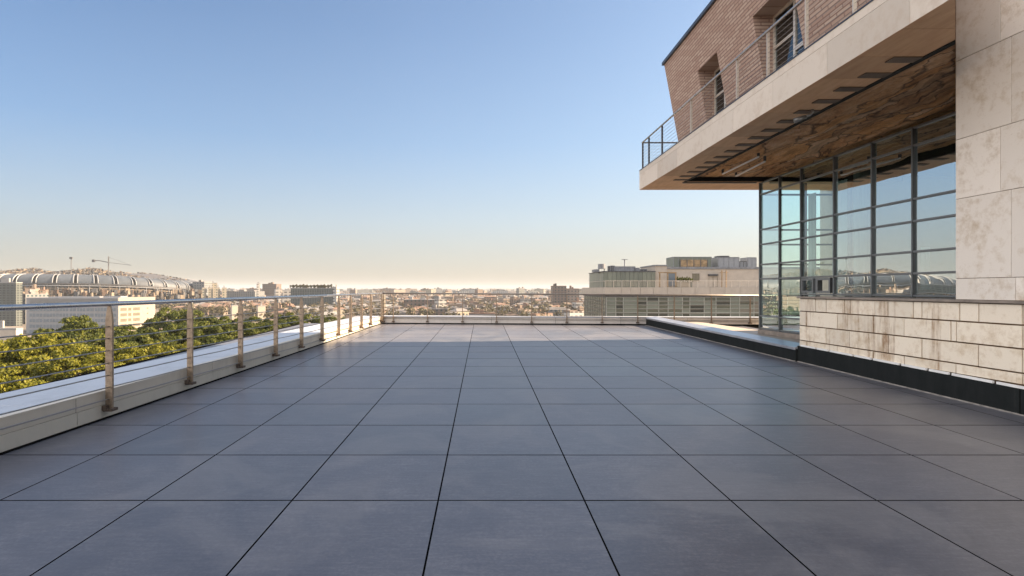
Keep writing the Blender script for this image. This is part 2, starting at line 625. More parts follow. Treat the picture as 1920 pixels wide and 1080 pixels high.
    M['scaf_rust'] = plain('scaffold_rust', (0.09, 0.06, 0.045), 0.9, var=0.4, scale=0.4)
    M['scaf_grey'] = plain('scaffold_grey', (0.06, 0.065, 0.075), 0.9, var=0.4, scale=0.4)
    M['shutter'] = plain('far_louvre', (0.19, 0.17, 0.12), 0.7)
    M['bronze'] = plain('bronze_panel', (0.25, 0.17, 0.09), 0.6, var=0.5, scale=1.5)
    M['interior'] = plain('interior_plaster', (0.40, 0.41, 0.40), 0.8)
    M['interior_floor'] = plain('interior_floor', (0.10, 0.095, 0.09), 0.5)
    M['curtain'] = plain('white_curtain', (0.75, 0.78, 0.76), 0.9, stretch=(9, 9, 0.2), var=0.2)

    # leaves
    def leaf(name, a, b, c3):
        m, nt, p = new_mat(name)
        g = G(nt)
        isl = g.island()
        n = g.noise(g.coord(), 0.5, 3)
        f = g.math('ADD', g.math('MULTIPLY', isl, 0.5), g.math('MULTIPLY', n, 0.5))
        a, b, c3 = (tuple(x * 1.0 for x in q) for q in (a, b, c3))
        c = g.ramp(f, [(0.25, a), (0.5, b), (0.75, c3)])
        g.l(c, p.inputs['Base Color'])
        p.inputs['Roughness'].default_value = 0.6
        p.inputs['Specular IOR Level'].default_value = 0.25
        tl = g.n('ShaderNodeBsdfTranslucent')
        g.l(c, tl.inputs[0])
        mx = g.n('ShaderNodeMixShader')
        mx.inputs[0].default_value = 0.38
        out = nt.nodes['Material Output']
        g.l(p.outputs[0], mx.inputs[1])
        g.l(tl.outputs[0], mx.inputs[2])
        g.l(mx.outputs[0], out.inputs[0])
        return m
    M['leaf_y'] = leaf('leaves_yellow_green', (0.066, 0.072, 0.008), (0.13, 0.138, 0.014), (0.205, 0.195, 0.022))
    M['leaf_g'] = leaf('leaves_green', (0.022, 0.034, 0.006), (0.062, 0.078, 0.011), (0.115, 0.124, 0.017))
    M['leaf_far'] = leaf('leaves_far', (0.05, 0.045, 0.03), (0.085, 0.075, 0.045), (0.11, 0.10, 0.06))
    M['bark'] = plain('bark', (0.10, 0.075, 0.055), 0.9, var=0.3, scale=4)

    # ground
    m, nt, p = new_mat('city_ground')
    g = G(nt)
    v = g.coord()
    n = g.noise(v, 0.02, 8, 0.7)
    n2 = g.noise(v, 0.12, 6, 0.7)
    g.l(g.ramp(g.math('ADD', g.math('MULTIPLY', n, 0.5), g.math('MULTIPLY', n2, 0.5)),
               [(0.38, (0.05, 0.045, 0.03)), (0.5, (0.12, 0.10, 0.08)), (0.62, (0.26, 0.22, 0.18))]), p.inputs['Base Color'])
    p.inputs['Roughness'].default_value = 0.95
    M['ground'] = m
    M['hill'] = plain('hill_scrub', (0.07, 0.07, 0.05), 0.95, var=0.5, scale=0.01)
    M['end_wall'] = plain('cream_render', (0.24, 0.21, 0.175), 0.8, var=0.08, scale=0.4)
    M['roofdeck'] = plain('pale_roof_deck', (0.42, 0.37, 0.31), 0.6, var=0.12, scale=2)

    # distant facades: wall colour with a window grid
    def facade(name, wall, win, sx, sz, fillx=0.5, fillz=0.5):
        wall = tuple(x * FARK for x in wall)
        win = tuple(x * FARK for x in win)
        m, nt, p = new_mat(name)
        g = G(nt)
        tc = g.n('ShaderNodeTexCoord')
        sp = g.n('ShaderNodeSeparateXYZ')
        g.l(tc.outputs['Object'], sp.inputs[0])
        nm = g.n('ShaderNodeSeparateXYZ')
        g.l(tc.outputs['Normal'], nm.inputs[0])
        # coordinate running along the wall: cross(normal, up) . position
        hx = g.math('SUBTRACT', g.math('MULTIPLY', nm.outputs[1], sp.outputs[0]), g.math('MULTIPLY', nm.outputs[0], sp.outputs[1]))
        fx = g.math('FRACT', g.math('MULTIPLY', hx, 1.0 / sx))
        fz = g.math('FRACT', g.math('MULTIPLY', sp.outputs[2], 1.0 / sz))
        w = g.math('MULTIPLY', g.math('LESS_THAN', fx, fillx), g.math('LESS_THAN', fz, fillz))
        vert = g.math('LESS_THAN', g.math('ABSOLUTE', nm.outputs[2]), 0.3)
        w = g.math('MULTIPLY', w, vert)
        n = g.noise(g.coord(), 0.08, 5, 0.7)
        isl = g.island()
        wc = g.mix(n, tuple(x * 0.82 for x in wall), tuple(min(1, x * 1.12) for x in wall))
        wc = g.mix(1.0, wc, g.ramp(isl, [(0, g3(0.7)), (1, g3(1.0))]), 'MULTIPLY')
        g.l(g.mix(w, wc, win), p.inputs['Base Color'])
        g.l(g.math('SUBTRACT', 0.8, g.math('MULTIPLY', w, 0.55)), p.inputs['Roughness'])
        return m
    M['f_cream'] = facade('facade_cream', (0.38, 0.34, 0.27), (0.10, 0.12, 0.11), 4.0, 3.2, 0.45, 0.45)
    M['f_white'] = facade('facade_white', (0.44, 0.43, 0.41), (0.09, 0.09, 0.10), 5.0, 3.3, 0.6, 0.4)
    M['f_grey'] = facade('facade_grey', (0.22, 0.22, 0.225), (0.06, 0.09, 0.10), 3.5, 3.1, 0.55, 0.5)
    M['f_brown'] = facade('facade_brown', (0.20, 0.145, 0.12), (0.05, 0.07, 0.07), 3.6, 3.1, 0.4, 0.5)
    M['f_pink'] = facade('facade_pink', (0.31, 0.245, 0.205), (0.08, 0.10, 0.09), 3.8, 3.0, 0.4, 0.45)
    M['f_blue'] = facade('facade_blue_grey', (0.12, 0.135, 0.13), (0.05, 0.06, 0.06), 2.6, 1.6, 0.7, 0.6)
    M['r_grey'] = plain('roof_grey', (0.20, 0.19, 0.19), 0.9, var=0.3, scale=0.2)
    M['r_white'] = plain('roof_white', (0.28, 0.275, 0.27), 0.8, var=0.2, scale=0.2)
    M['r_red'] = plain('roof_tile_red', (0.20, 0.13, 0.10), 0.9, var=0.3, scale=0.4)
    M['r_brown'] = plain('roof_brown', (0.17, 0.13, 0.105), 0.9, var=0.3, scale=0.3)


make_materials()

# ------------------------------------------------------------------ frames of the skewed edges of the terrace
LK = lambda x, y: (x - 4.355 + 0.0403 * y, y)                 # left kerb: x measured from its inner face
RW = lambda x, y: (x + 6.265 - 0.035 * y, y)                  # right stone wall face
FA = lambda x, y: (x + 4.25 - 0.010 * y, y)                   # balcony fascia face
FK = lambda x, y: (x, 19.42 - 0.0785 * x + y)                 # far kerb face
ktop = lambda y: 0.335 + 0.0105 * y                           # top of the left kerb

# ------------------------------------------------------------------ terrace floor
def terrace_floor():
    mb = MB()
    gap = 0.0045
    bv = 0.0012
    xs = [-0.304 + i for i in range(-6, 9)]
    ys = [3.83 + j for j in range(-9, 17)]
    for x in xs:
        for y in ys:
            x0, x1, y0, y1 = x + gap, x + 1 - gap, y + 0.0065, y + 1 - 0.0065
            if y + 1 > 19.9:
                y1 = 19.9
                if y0 > 19.9:
                    continue
            dz = [R.uniform(-0.0006, 0.0006) for _ in range(4)]
            top = [(x0 + bv, y0 + bv), (x1 - bv, y0 + bv), (x1 - bv, y1 - bv), (x0 + bv, y1 - bv)]
            bot = [(x0, y0), (x1, y0), (x1, y1), (x0, y1)]
            b = len(mb.v)
            mb.v += [(a, c, floor_z(c) + dz[i]) for i, (a, c) in enumerate(top)]
            mb.v += [(a, c, floor_z(c) - bv) for a, c in bot]
            mb.v += [(a, c, floor_z(c) - 0.02) for a, c in bot]
            mb.f.append((b, b + 1, b + 2, b + 3))
            mb.m.append(0)
            for k in (4, 8):
                for i in range(4):
                    j = (i + 1) % 4
                    mb.f.append((b + k - 4 + i, b + k + i, b + k + j, b + k - 4 + j))
                    mb.m.append(1)
    mb.poly([(-6.5, -5.5, floor_z(-5.5) - 0.012), (9, -5.5, floor_z(-5.5) - 0.012), (9, 20, floor_z(20) - 0.012), (-6.5, 20, floor_z(20) - 0.012)], 1)
    mb.build('terrace_floor', [M['tile'], M['joint']], kind='structure')


terrace_floor()

# body of the building below the terrace
def terrace_base():
    t = thing('podium_building', 'stone faced lower storeys of the building carrying the roof terrace', 'building', (0, 5, -22))
    mb = MB()
    mb.hexa([(-5.3, -16, -22), (26, -16, -22), (26, 19.6, -22), (-4.4, 20.6, -22),
             (-5.3, -16, -0.35), (26, -16, -0.35), (26, 19.6, 0.05), (-4.4, 20.6, 0.05)])
    mb.build('wall', M['f_cream'], t)


terrace_base()

# ------------------------------------------------------------------ left and far parapets
def left_parapet():
    t = thing('parapet', 'long low cream parapet with wide white top running along the left side', 'parapet', (-4.3, 6, 0))
    g0 = lambda y: 0.245 + 0.010 * (y - 5)
    joints = [-5.0, -2.2, 0.4, 3.0, 5.70, 8.35, 11.0, 13.6, 16.2, 18.8, 19.75]
    lo, up, dk = MB(), MB(), MB()
    for a, b in zip(joints[:-1], joints[1:]):
        a2, b2 = a + 0.004, b - 0.004
        c = [LK(-0.06, a2), LK(0, a2), LK(0, b2), LK(-0.06, b2)]
        lo.hexa([(x, y, floor_z(y) + 0.018) for x, y in c] + [(x, y, g0(y) - 0.008) for x, y in c])
        c = [LK(-0.09, a2), LK(-0.012, a2), LK(-0.012, b2), LK(-0.09, b2)]
        up.hexa([(x, y, g0(y) - 0.006) for x, y in c] + [(x, y, ktop(y) + 0.004) for x, y in c])
    lo.build('front_face', M['cream'], t, bevel=0.003)
    up.build('upper_trim', M['cream2'], t, bevel=0.004)
    bk = MB()
    c = [LK(-0.50, -5), LK(-0.018, -5), LK(-0.018, 19.8), LK(-0.50, 19.8)]
    bk.hexa([(x, y, floor_z(y) - 0.02) for x, y in c] + [(x, y, ktop(y) - 0.012) for x, y in c])
    bk.build('core', M['joint'], t)
    ys = [-5, -1.6, 1.9, 5.35, 8.9, 12.3, 15.8, 20.3]
    for a, b in zip(ys[:-1], ys[1:]):
        a2, b2 = a + 0.004, b - 0.004
        c = [LK(-1.0, a2), LK(-0.0905, a2), LK(-0.0905, b2), LK(-1.0, b2)]
        dk.hexa([(x, y, ktop(y) - 0.07) for x, y in c] + [(x, y, ktop(y)) for x, y in c])
    dk.build('top_deck', M['white_deck'], t, bevel=0.004)
    ft = MB()
    ft.sbox(-0.02, 0.012, -5, 19.7, -0.015, 0.016, LK)
    ft.build('foot_gap', M['joint'], t)


left_parapet()


def far_parapet():
    t = thing('parapet', 'low white parapet closing the far end of the terrace', 'parapet', (1, 19.4, 0.3))
    zt = 0.575
    fc, cp = MB(), MB()
    xs = [-3.62, -1.9, 0.3, 2.5, 4.7, 6.9, 9.1, 11.3]
    for a, b in zip(xs[:-1], xs[1:]):
        fc.box(a + 0.004, b - 0.004, 0.0, 0.1, 0.335, zt - 0.04, fr=FK)
        cp.box(a + 0.004, b - 0.004, -0.02, 0.42, zt - 0.035, zt, fr=FK)
    fc.build('front_face', M['far_kerb'], t, bevel=0.003)
    cp.build('coping', M['white_deck'], t, bevel=0.004)
    ft = MB()
    ft.box(-3.62, 11.3, 0.012, 0.4, 0.2, zt - 0.038, fr=FK)
    ft.build('foot_gap', M['joint'], t)


far_parapet()

# ------------------------------------------------------------------ railings
def post_mesh(mb, x, y, z0, z1, fr=LK, w=0.078, d=0.026, axis=0):
    """flat bar with a pencil-shaped head"""
    zs = z1 - 0.16
    lv = [(z0, 1.0), (zs, 1.0), (zs + 0.07, 0.80), (z1, 0.36)]
    if axis:
        w, d = d, w
    prev = None
    for z, s in lv:
        sx, sy = (w * s, d * (0.6 + 0.4 * s)) if not axis else (w * (0.6 + 0.4 * s), d * s)
        ring = [(*fr(x - sx / 2, y - sy / 2), z), (*fr(x + sx / 2, y - sy / 2), z), (*fr(x + sx / 2, y + sy / 2), z), (*fr(x - sx / 2, y + sy / 2), z)]
        b = len(mb.v)
        mb.v += ring
        if prev is not None:
            for i in range(4):
                j = (i + 1) % 4
                mb.f.append((prev + i, prev + j, b + j, b + i))
                mb.m.append(0)
        else:
            mb.f.append((b + 3, b + 2, b + 1, b))
            mb.m.append(0)
        prev = b
    mb.f.append((prev, prev + 1, prev + 2, prev + 3))
    mb.m.append(0)


WIRES = [1.09, 0.962, 0.829, 0.695, 0.562, 0.432, 0.305]


def left_railing():
    t = thing('terrace_railing', 'stainless steel cable railing along the left parapet of the terrace', 'railing', (-4.2, 6, 0.2))
    zr = 1.338
    hx = 0.045
    mb = MB()
    mb.tube([(*LK(hx, y), zr + 0.0012 * y) for y in (-5, 0, 4, 8, 12, 16, 19.72)], 0.026, 16)
    mb.build('handrail', M['steel'], t, smooth=True)
    ys = [-2.9, -0.5, 1.75, 3.95, 6.10, 7.66, 9.12, 10.52, 11.85, 13.18, 14.5, 15.6, 16.8, 17.95, 19.55]
    for y in ys:
        pm = MB()
        zb = floor_z(y) + 0.10
        post_mesh(pm, hx, y, zb, zr + 0.0012 * y - 0.018)
        po = pm.build('post', M['post'], t, bevel=0.003)
        b = MB()
        b.box(0.001, 0.105, y - 0.05, y + 0.05, zb - 0.012, zb + 0.02, fr=LK)
        b.box(0.001, 0.05, y - 0.062, y - 0.02, zb + 0.0, zb + 0.055, fr=LK)
        b.box(0.001, 0.05, y + 0.02, y + 0.062, zb + 0.0, zb + 0.055, fr=LK)
        b.build('bracket', M['base'], po, bevel=0.003)
    for z in WIRES:
        c = MB()
        pts = []
        for a, b in zip(ys[:-1], ys[1:]):
            pts.append((*LK(hx, a), z + 0.0012 * a))
            pts.append((*LK(hx, (a + b) / 2), z + 0.0012 * a - 0.004))
        pts.append((*LK(hx, ys[-1]), z + 0.023))
        c.tube(pts, 0.007, 6)
        c.build('cable', M['cable'], t, smooth=True)


left_railing()


def far_railing():
    t = thing('terrace_railing', 'stainless steel cable railing across the far end of the terrace', 'railing', (1, 19.3, 0.35))
    yo = -0.05
    zr = lambda x: 1.352 - 0.0055 * x
    xs0, xs1 = -3.52, 9.8
    mb = MB()
    mb.tube([(*FK(x, yo), zr(x)) for x in (xs0, 0, 3, 6, xs1)], 0.025, 12)
    mb.build('handrail', M['dark_steel'], t, smooth=True)
    xs = [(p - VX) / F * 19.3 for p in (716, 734.5, 800, 867, 931, 996.5, 1061.5, 1126, 1190.5, 1256, 1322, 1390)]
    for x in xs:
        pm = MB()
        post_mesh(pm, x, yo, 0.38, zr(x) - 0.018, fr=FK, w=0.046, d=0.024, axis=1)
        po = pm.build('post', M['far_post'], t)
        b = MB()
        b.box(x - 0.045, x + 0.045, -0.09, -0.001, 0.365, 0.40, fr=FK)
        b.build('bracket', M['base'], po)
    for z in WIRES[:]:
        if z < 0.4:
            z = 0.47
        c = MB()
        c.tube([(*FK(x, yo), z + 0.04 - 0.0055 * x + (0.0 if i % 2 else -0.003)) for i, x in enumerate([xs0 + (xs1 - xs0) * k / 20 for k in range(21)])], 0.0075, 5)
        c.build('cable', M['dark_steel'], t, smooth=True)


far_railing()

# ------------------------------------------------------------------ right parapet (black upstand, zinc cap)
def right_parapet():
    t = thing('parapet', 'low black parapet with grey metal cap along the right side of the far terrace', 'parapet', (5.8, 14, 0.2))
    y0, y1 = 10.43, 18.95
    wx = -0.07
    mb = MB()
    mb.sbox(wx, wx + 0.30, y0, y1, -0.015, 0.235, RW)
    mb.build('upstand', M['black'], t, bevel=0.004)
    cp = MB()
    ys = [y0, 12.1, 13.9, 15.5, 17.2, y1 + 0.02]
    for a, b in zip(ys[:-1], ys[1:]):
        a2, b2 = a + 0.003, b - 0.003
        # front drip edge, sloping top
        c = [RW(wx - 0.02, a2), RW(wx + 0.34, a2), RW(wx + 0.34, b2), RW(wx - 0.02, b2)]
        zz = lambda x, y: floor_z(y)
        cp.hexa([(x, y, floor_z(y) + 0.215) for x, y in c] + [(c[0][0], c[0][1], floor_z(c[0][1]) + 0.268), (c[1][0], c[1][1], floor_z(c[1][1]) + 0.30),
                (c[2][0], c[2][1], floor_z(c[2][1]) + 0.30), (c[3][0], c[3][1], floor_z(c[3][1]) + 0.268)])
    cp.build('cap', M['flash'], t, bevel=0.006)
    sl = MB()
    sl.sbox(wx - 0.012, wx, y0, y1, 0.0, 0.012, RW)
    sl.build('sealant_line', M['sealant'], t)
    dk = MB()
    dk.box(wx + 0.345, 1.6, 9.0, 19.3, 0.20, 0.42, fr=RW)
    dk.build('roof_strip', M['roofdeck'], t)


right_parapet()

# ------------------------------------------------------------------ the building on the right
BLD = thing('building', 'modern building with brick upper storey, overhanging balcony, tall glass wall and travertine pier at right', 'building', (8, 6, 0))


def stone_panels(mb, yz, x0, fr=RW, th=0.03, gap=0.005):
    for (a, b, z0, z1) in yz:
        mb.box(x0, x0 + th, a + gap, b - gap, z0 + gap, z1 - gap, fr=fr)


def px2y(px, off=0.0):
    return (6.265 + off) / ((px - VX) / F + 0.035)


def low_wall():
    Z = [0.44, 0.561, 0.834, 1.10, 1.338]
    rows = [
        (1.10, 1.338, [1497, 1529, 1548.6, 1583, 1593.6, 1640, 1665, 1712.5, 1728.6, 1799, 1835, 1917]),
        (0.834, 1.10, [1497, 1512.5, 1569.4, 1637.5, 1695, 1782.8, 1793, 1917]),
        (0.561, 0.834, [1497, 1548.6, 1593, 1665.8, 1728, 1834, 1917]),
        (0.43, 0.561, [1497, 1512.5, 1569.4, 1637.5, 1695, 1792, 1917])]
    mb = MB()
    rj = random.Random(4)
    for z0, z1, ps in rows:
        ys = [px2y(p) for p in ps]
        ys[0] = 10.43
        pts = sorted(ys + [5.1, 4.2, 3.1, 2.2, 1.1, 0.0, -1.2, -2.4, -4.0])
        gz = 0.009
        for a, b in zip(pts[:-1], pts[1:]):
            jt = rj.uniform(-0.004, 0.004)
            mb.box(jt, 0.04, a + 0.009, b - 0.009, z0 + gz, z1 - gz, fr=RW)
            pass
    # end return facing the far side
    mb.build('stone_cladding', M['stone_low'], BLD, bevel=0.004)
    core = MB()
    core.box(0.03, 1.02, -4, 10.422, -0.1, 1.336, fr=RW)
    core.build('wall_core', M['stone_gap'], BLD)
    cap = MB()
    cap.box(-0.035, 1.0, -4, 10.47, 1.34, 1.372, fr=RW)
    cap.build('sill', M['cap_stone'], BLD, bevel=0.004)
    # black upstand with white strips on its top edge
    up = MB()
    up.sbox(-0.03, -0.001, 6.28, 10.45, -0.012, 0.295, RW)
    up.sbox(-0.03, -0.001, -4, 6.265, -0.012, 0.295, RW)
    u = up.build('black_upstand', M['black'], BLD, bevel=0.003)
    st = MB()
    y = 10.35
    k = 0
    while y > -4:
        L = [0.42, 0.30, 0.55, 0.36, 0.5][k % 5]
        st.sbox(-0.029, -0.002, y - L, y, 0.2955, 0.325, RW)
        y -= L + 0.05
        k += 1
    st.build('white_strip', M['white_strip'], u)
    sl = MB()
    sl.sbox(-0.046, -0.0305, -4, 10.45, 0.0, 0.013, RW)
    sl.build('sealant_line', M['sealant'], u)


low_wall()


def pier():
    ye = 7.11
    mb = MB()
    rows = [(1.374, 1.64, 6.34), (1.64, 2.644, 6.39), (2.644, 3.396, 6.52), (3.396, 4.39, 6.39), (4.39, 5.20, 6.52), (5.2, 6.2, 6.39), (6.2, 7.2, 6.52), (7.2, 8.2, 6.4)]
    for z0, z1, ys in rows:
        for a, b in ((ys, ye), (ys - 0.9 - 0.13, ys), (ys - 2.0, ys - 1.03), (ys - 3.1, ys - 2.0), (ys - 4.3, ys - 3.1), (ys - 6.0, ys - 4.3)):
            mb.box(-0.012, 0.02, a + 0.003, b - 0.003, z0 + 0.003, z1 - 0.003, fr=RW)
    mb.build('stone_pier', M['stone'], BLD, bevel=0.003)
    c = MB()
    c.box(-0.002, 8.0, -4.0, ye - 0.004, 1.373, 9.0, fr=RW)
    c.build('pier_core', M['stone_gap'], BLD)


pier()

GX = 1.0


def curtain_wall():
    fr = RW
    yv = [13.70, 12.85, 12.03, 10.96, 9.94, 9.04, 8.15, 7.3]
    zh = [0.56, 0.86, 1.76, 2.11, 2.60, 2.96, 3.82, 4.11]
    cw = MB()
    for y in yv:
        z0 = 0.47 if y > 11.5 else 1.37
        cw = MB()
        cw.box(GX - 0.012, GX + 0.035, y - 0.017, y + 0.017, z0, 4.108, fr=fr)
        f = cw.build('mullion', M['mullion'], BLD, bevel=0.003)
        fn = MB()                                  # pale outer fin
        fn.box(GX - 0.026, GX - 0.013, y - 0.010, y + 0.010, z0, 4.107, fr=fr)
        fn.build('fin', M['mullion_pale'], f)
    for z in zh + [1.40]:
        tr = MB()
        for a, b in zip(yv[1:], yv[:-1]):
            if (z < 1.0 and a < 11.9) or (z == 1.40 and a > 10.97):
                continue
            tr.box(GX - 0.010, GX + 0.034, a + 0.018, b - 0.018, z - 0.018, z + 0.018, fr=fr)
            tr.box(GX - 0.020, GX - 0.011, a + 0.019, b - 0.019, z - 0.010, z + 0.013, fr=fr)
        tr.build('transom', M['mullion_pale'], BLD)
    # panes, one mesh each
    for a, b in zip(yv[1:], yv[:-1]):
        lv = zh if a > 11.9 else [1.40] + zh[2:]
        for z0, z1 in zip(lv[:-1], lv[1:]):
            if abs(a - 10.96) < 0.01 and z0 < 1.5:
                continue
            if z1 - z0 < 0.05:
                continue
            p = MB()
            tw = R.uniform(-0.004, 0.004)
            c0, c1 = fr(GX + 0.02 + tw, a + 0.0175), fr(GX + 0.02 - tw, b - 0.0175)
            d0, d1 = fr(GX + 0.032 + tw, a + 0.0175), fr(GX + 0.032 - tw, b - 0.0175)
            p.hexa([(*c0, z0 + 0.0185), (*d0, z0 + 0.0185), (*d1, z0 + 0.0185), (*c1, z0 + 0.0185),
                    (*c0, z1 - 0.0185), (*d0, z1 - 0.0185), (*d1, z1 - 0.0185), (*c1, z1 - 0.0185)])
            p.build('pane', M['glass_clear' if 11.0 < b < 13.0 and z1 > 1.2 else 'glass'], BLD)
    # two small casements in the third bay
    a, b = 10.96, 12.03
    for (q0, q1, op) in ((11.56, 11.97, 0), (11.03, 11.46, 1)):
        w = MB()
        t_ = 0.045
        w.box(GX - 0.04, GX + 0.06, q0, q1, 1.431, 1.431 + t_, fr=fr)
        w.box(GX - 0.04, GX + 0.06, q0, q1, 1.735 - t_, 1.735, fr=fr)
        w.box(GX - 0.04, GX + 0.06, q0, q0 + t_, 1.431 + t_, 1.735 - t_, fr=fr)
        w.box(GX - 0.04, GX + 0.06, q1 - t_, q1, 1.431 + t_, 1.735 - t_, fr=fr)
        wo = w.build('casement', M['mullion_pale'], BLD)
        if not op:
            p = MB()
            p.box(GX + 0.0, GX + 0.01, q0 + t_, q1 - t_, 1.431 + t_, 1.735 - t_, fr=fr)
            p.build('pane', M['glass_small'], wo)
    # solid infill around casements
    w = MB()
    w.box(GX - 0.01, GX + 0.03, 11.465, 11.555, 1.431, 1.735, fr=fr)
    w.box(GX - 0.01, GX + 0.03, 11.975, 12.0, 1.431, 1.735, fr=fr)
    w.build('infill', M['mullion_pale'], BLD)
    b_ = MB()
    b_.box(GX - 0.03, GX + 0.12, 10.5, 13.75, 0.425, 0.53, fr=fr)
    b_.build('base_strip', M['cap_stone'], BLD)
    # end wall of glass at the corner
    e = MB()
    for x in (GX + 1.1, GX + 2.2):
        e.box(x - 0.025, x + 0.025, 13.66, 13.74, 0.53, 4.1, fr=fr)
    for z in zh[1:-1]:
        e.box(GX + 0.11, GX + 2.2, 13.67, 13.73, z - 0.02, z + 0.02, fr=fr)
    e.build('end_frame', M['mullion'], BLD)
    p = MB()
    p.box(GX + 0.11, GX + 2.17, 13.695, 13.705, 0.53, 4.1, fr=fr)
    p.build('end_glazing', M['glass_end'], BLD)


curtain_wall()


def interior():
    fr = RW
    mb = MB()
    mb.box(GX + 0.13, 3.2, 9.2, 13.62, 0.40, 0.50, fr=fr)
    mb.box(GX + 0.13, 9.0, 0.0, 9.19, 0.40, 0.50, fr=fr)
    mb.box(3.21, 9.0, 9.2, 13.62, 0.40, 0.50, fr=fr)
    mb.build('interior_floor', M['interior_floor'], BLD)
    mb = MB()
    mb.box(6.4, 6.6, 0.0, 14.0, 0.51, 4.1, fr=fr)
    mb.box(1.3, 6.39, 6.0, 6.2, 1.4, 4.1, fr=fr)
    mb.build('interior_wall', M['interior'], BLD)
    # stone body added behind the glass, placed to shade the terrace
    c = MB()
    c.hexa([(9.05, 14.0, -0.2), (24, 13.4, -0.2), (24, 15.0, -0.2), (9.05, 15.02, -0.2),
            (9.05, 14.0, 9.6), (24, 13.4, 9.6), (24, 15.0, 9.6), (9.05, 15.02, 9.6)])
    c.build('shading_body', M['fascia'], BLD)
    # round columns and white blinds near the glass
    for (x, y) in ((2.5, 12.3), (2.5, 9.4)):
        k = MB()
        k.tube([(*fr(x, y), 0.5), (*fr(x, y), 4.1)], 0.16, 20)
        k.build('column', M['curtain'], BLD, smooth=True)
    cu = MB()
    for (a, b, z0, z1) in ((11.1, 11.55, 1.76, 3.7), (12.1, 12.35, 1.2, 3.6), (9.15, 9.32, 1.5, 2.2)):
        n = 10
        for i in range(n):
            y0, y1 = a + (b - a) * i / n, a + (b - a) * (i + 1) / n
            o = 0.03 * (i % 2)
            c0, c1 = fr(GX + 0.35 + o, y0), fr(GX + 0.35 + 0.03 - o, y1)
            cu.poly([(*c0, z0), (*c1, z0), (*c1, z1), (*c0, z1)])
    cu.build('blind', M['curtain'], BLD)


interior()


CH = 0.8440                                      # balcony and brick wing end on a splay beside the stone pier


def splay(poly, k=CH):
    """clip a convex plan polygon to X <= k * Y"""
    out = []
    n = len(poly)
    for i in range(n):
        a, b = poly[i], poly[(i + 1) % n]
        da, db = a[0] - k * a[1], b[0] - k * b[1]
        if da <= 0:
            out.append(a)
        if (da <= 0) != (db <= 0):
            t = da / (da - db)
            out.append((a[0] + (b[0] - a[0]) * t, a[1] + (b[1] - a[1]) * t))
    return out


def sprism(mb, x0, x1, y0, y1, z0, z1, fr):
    p = splay([fr(x0, y0), fr(x1, y0), fr(x1, y1), fr(x0, y1)])
    if len(p) < 3:
        return
    mb.poly([(x, y, z0) for x, y in p][::-1])
    mb.poly([(x, y, z1) for x, y in p])
    for i in range(len(p)):
        a, b = p[i], p[(i + 1) % len(p)]
        mb.poly([(*a, z0), (*b, z0), (*b, z1), (*a, z1)])


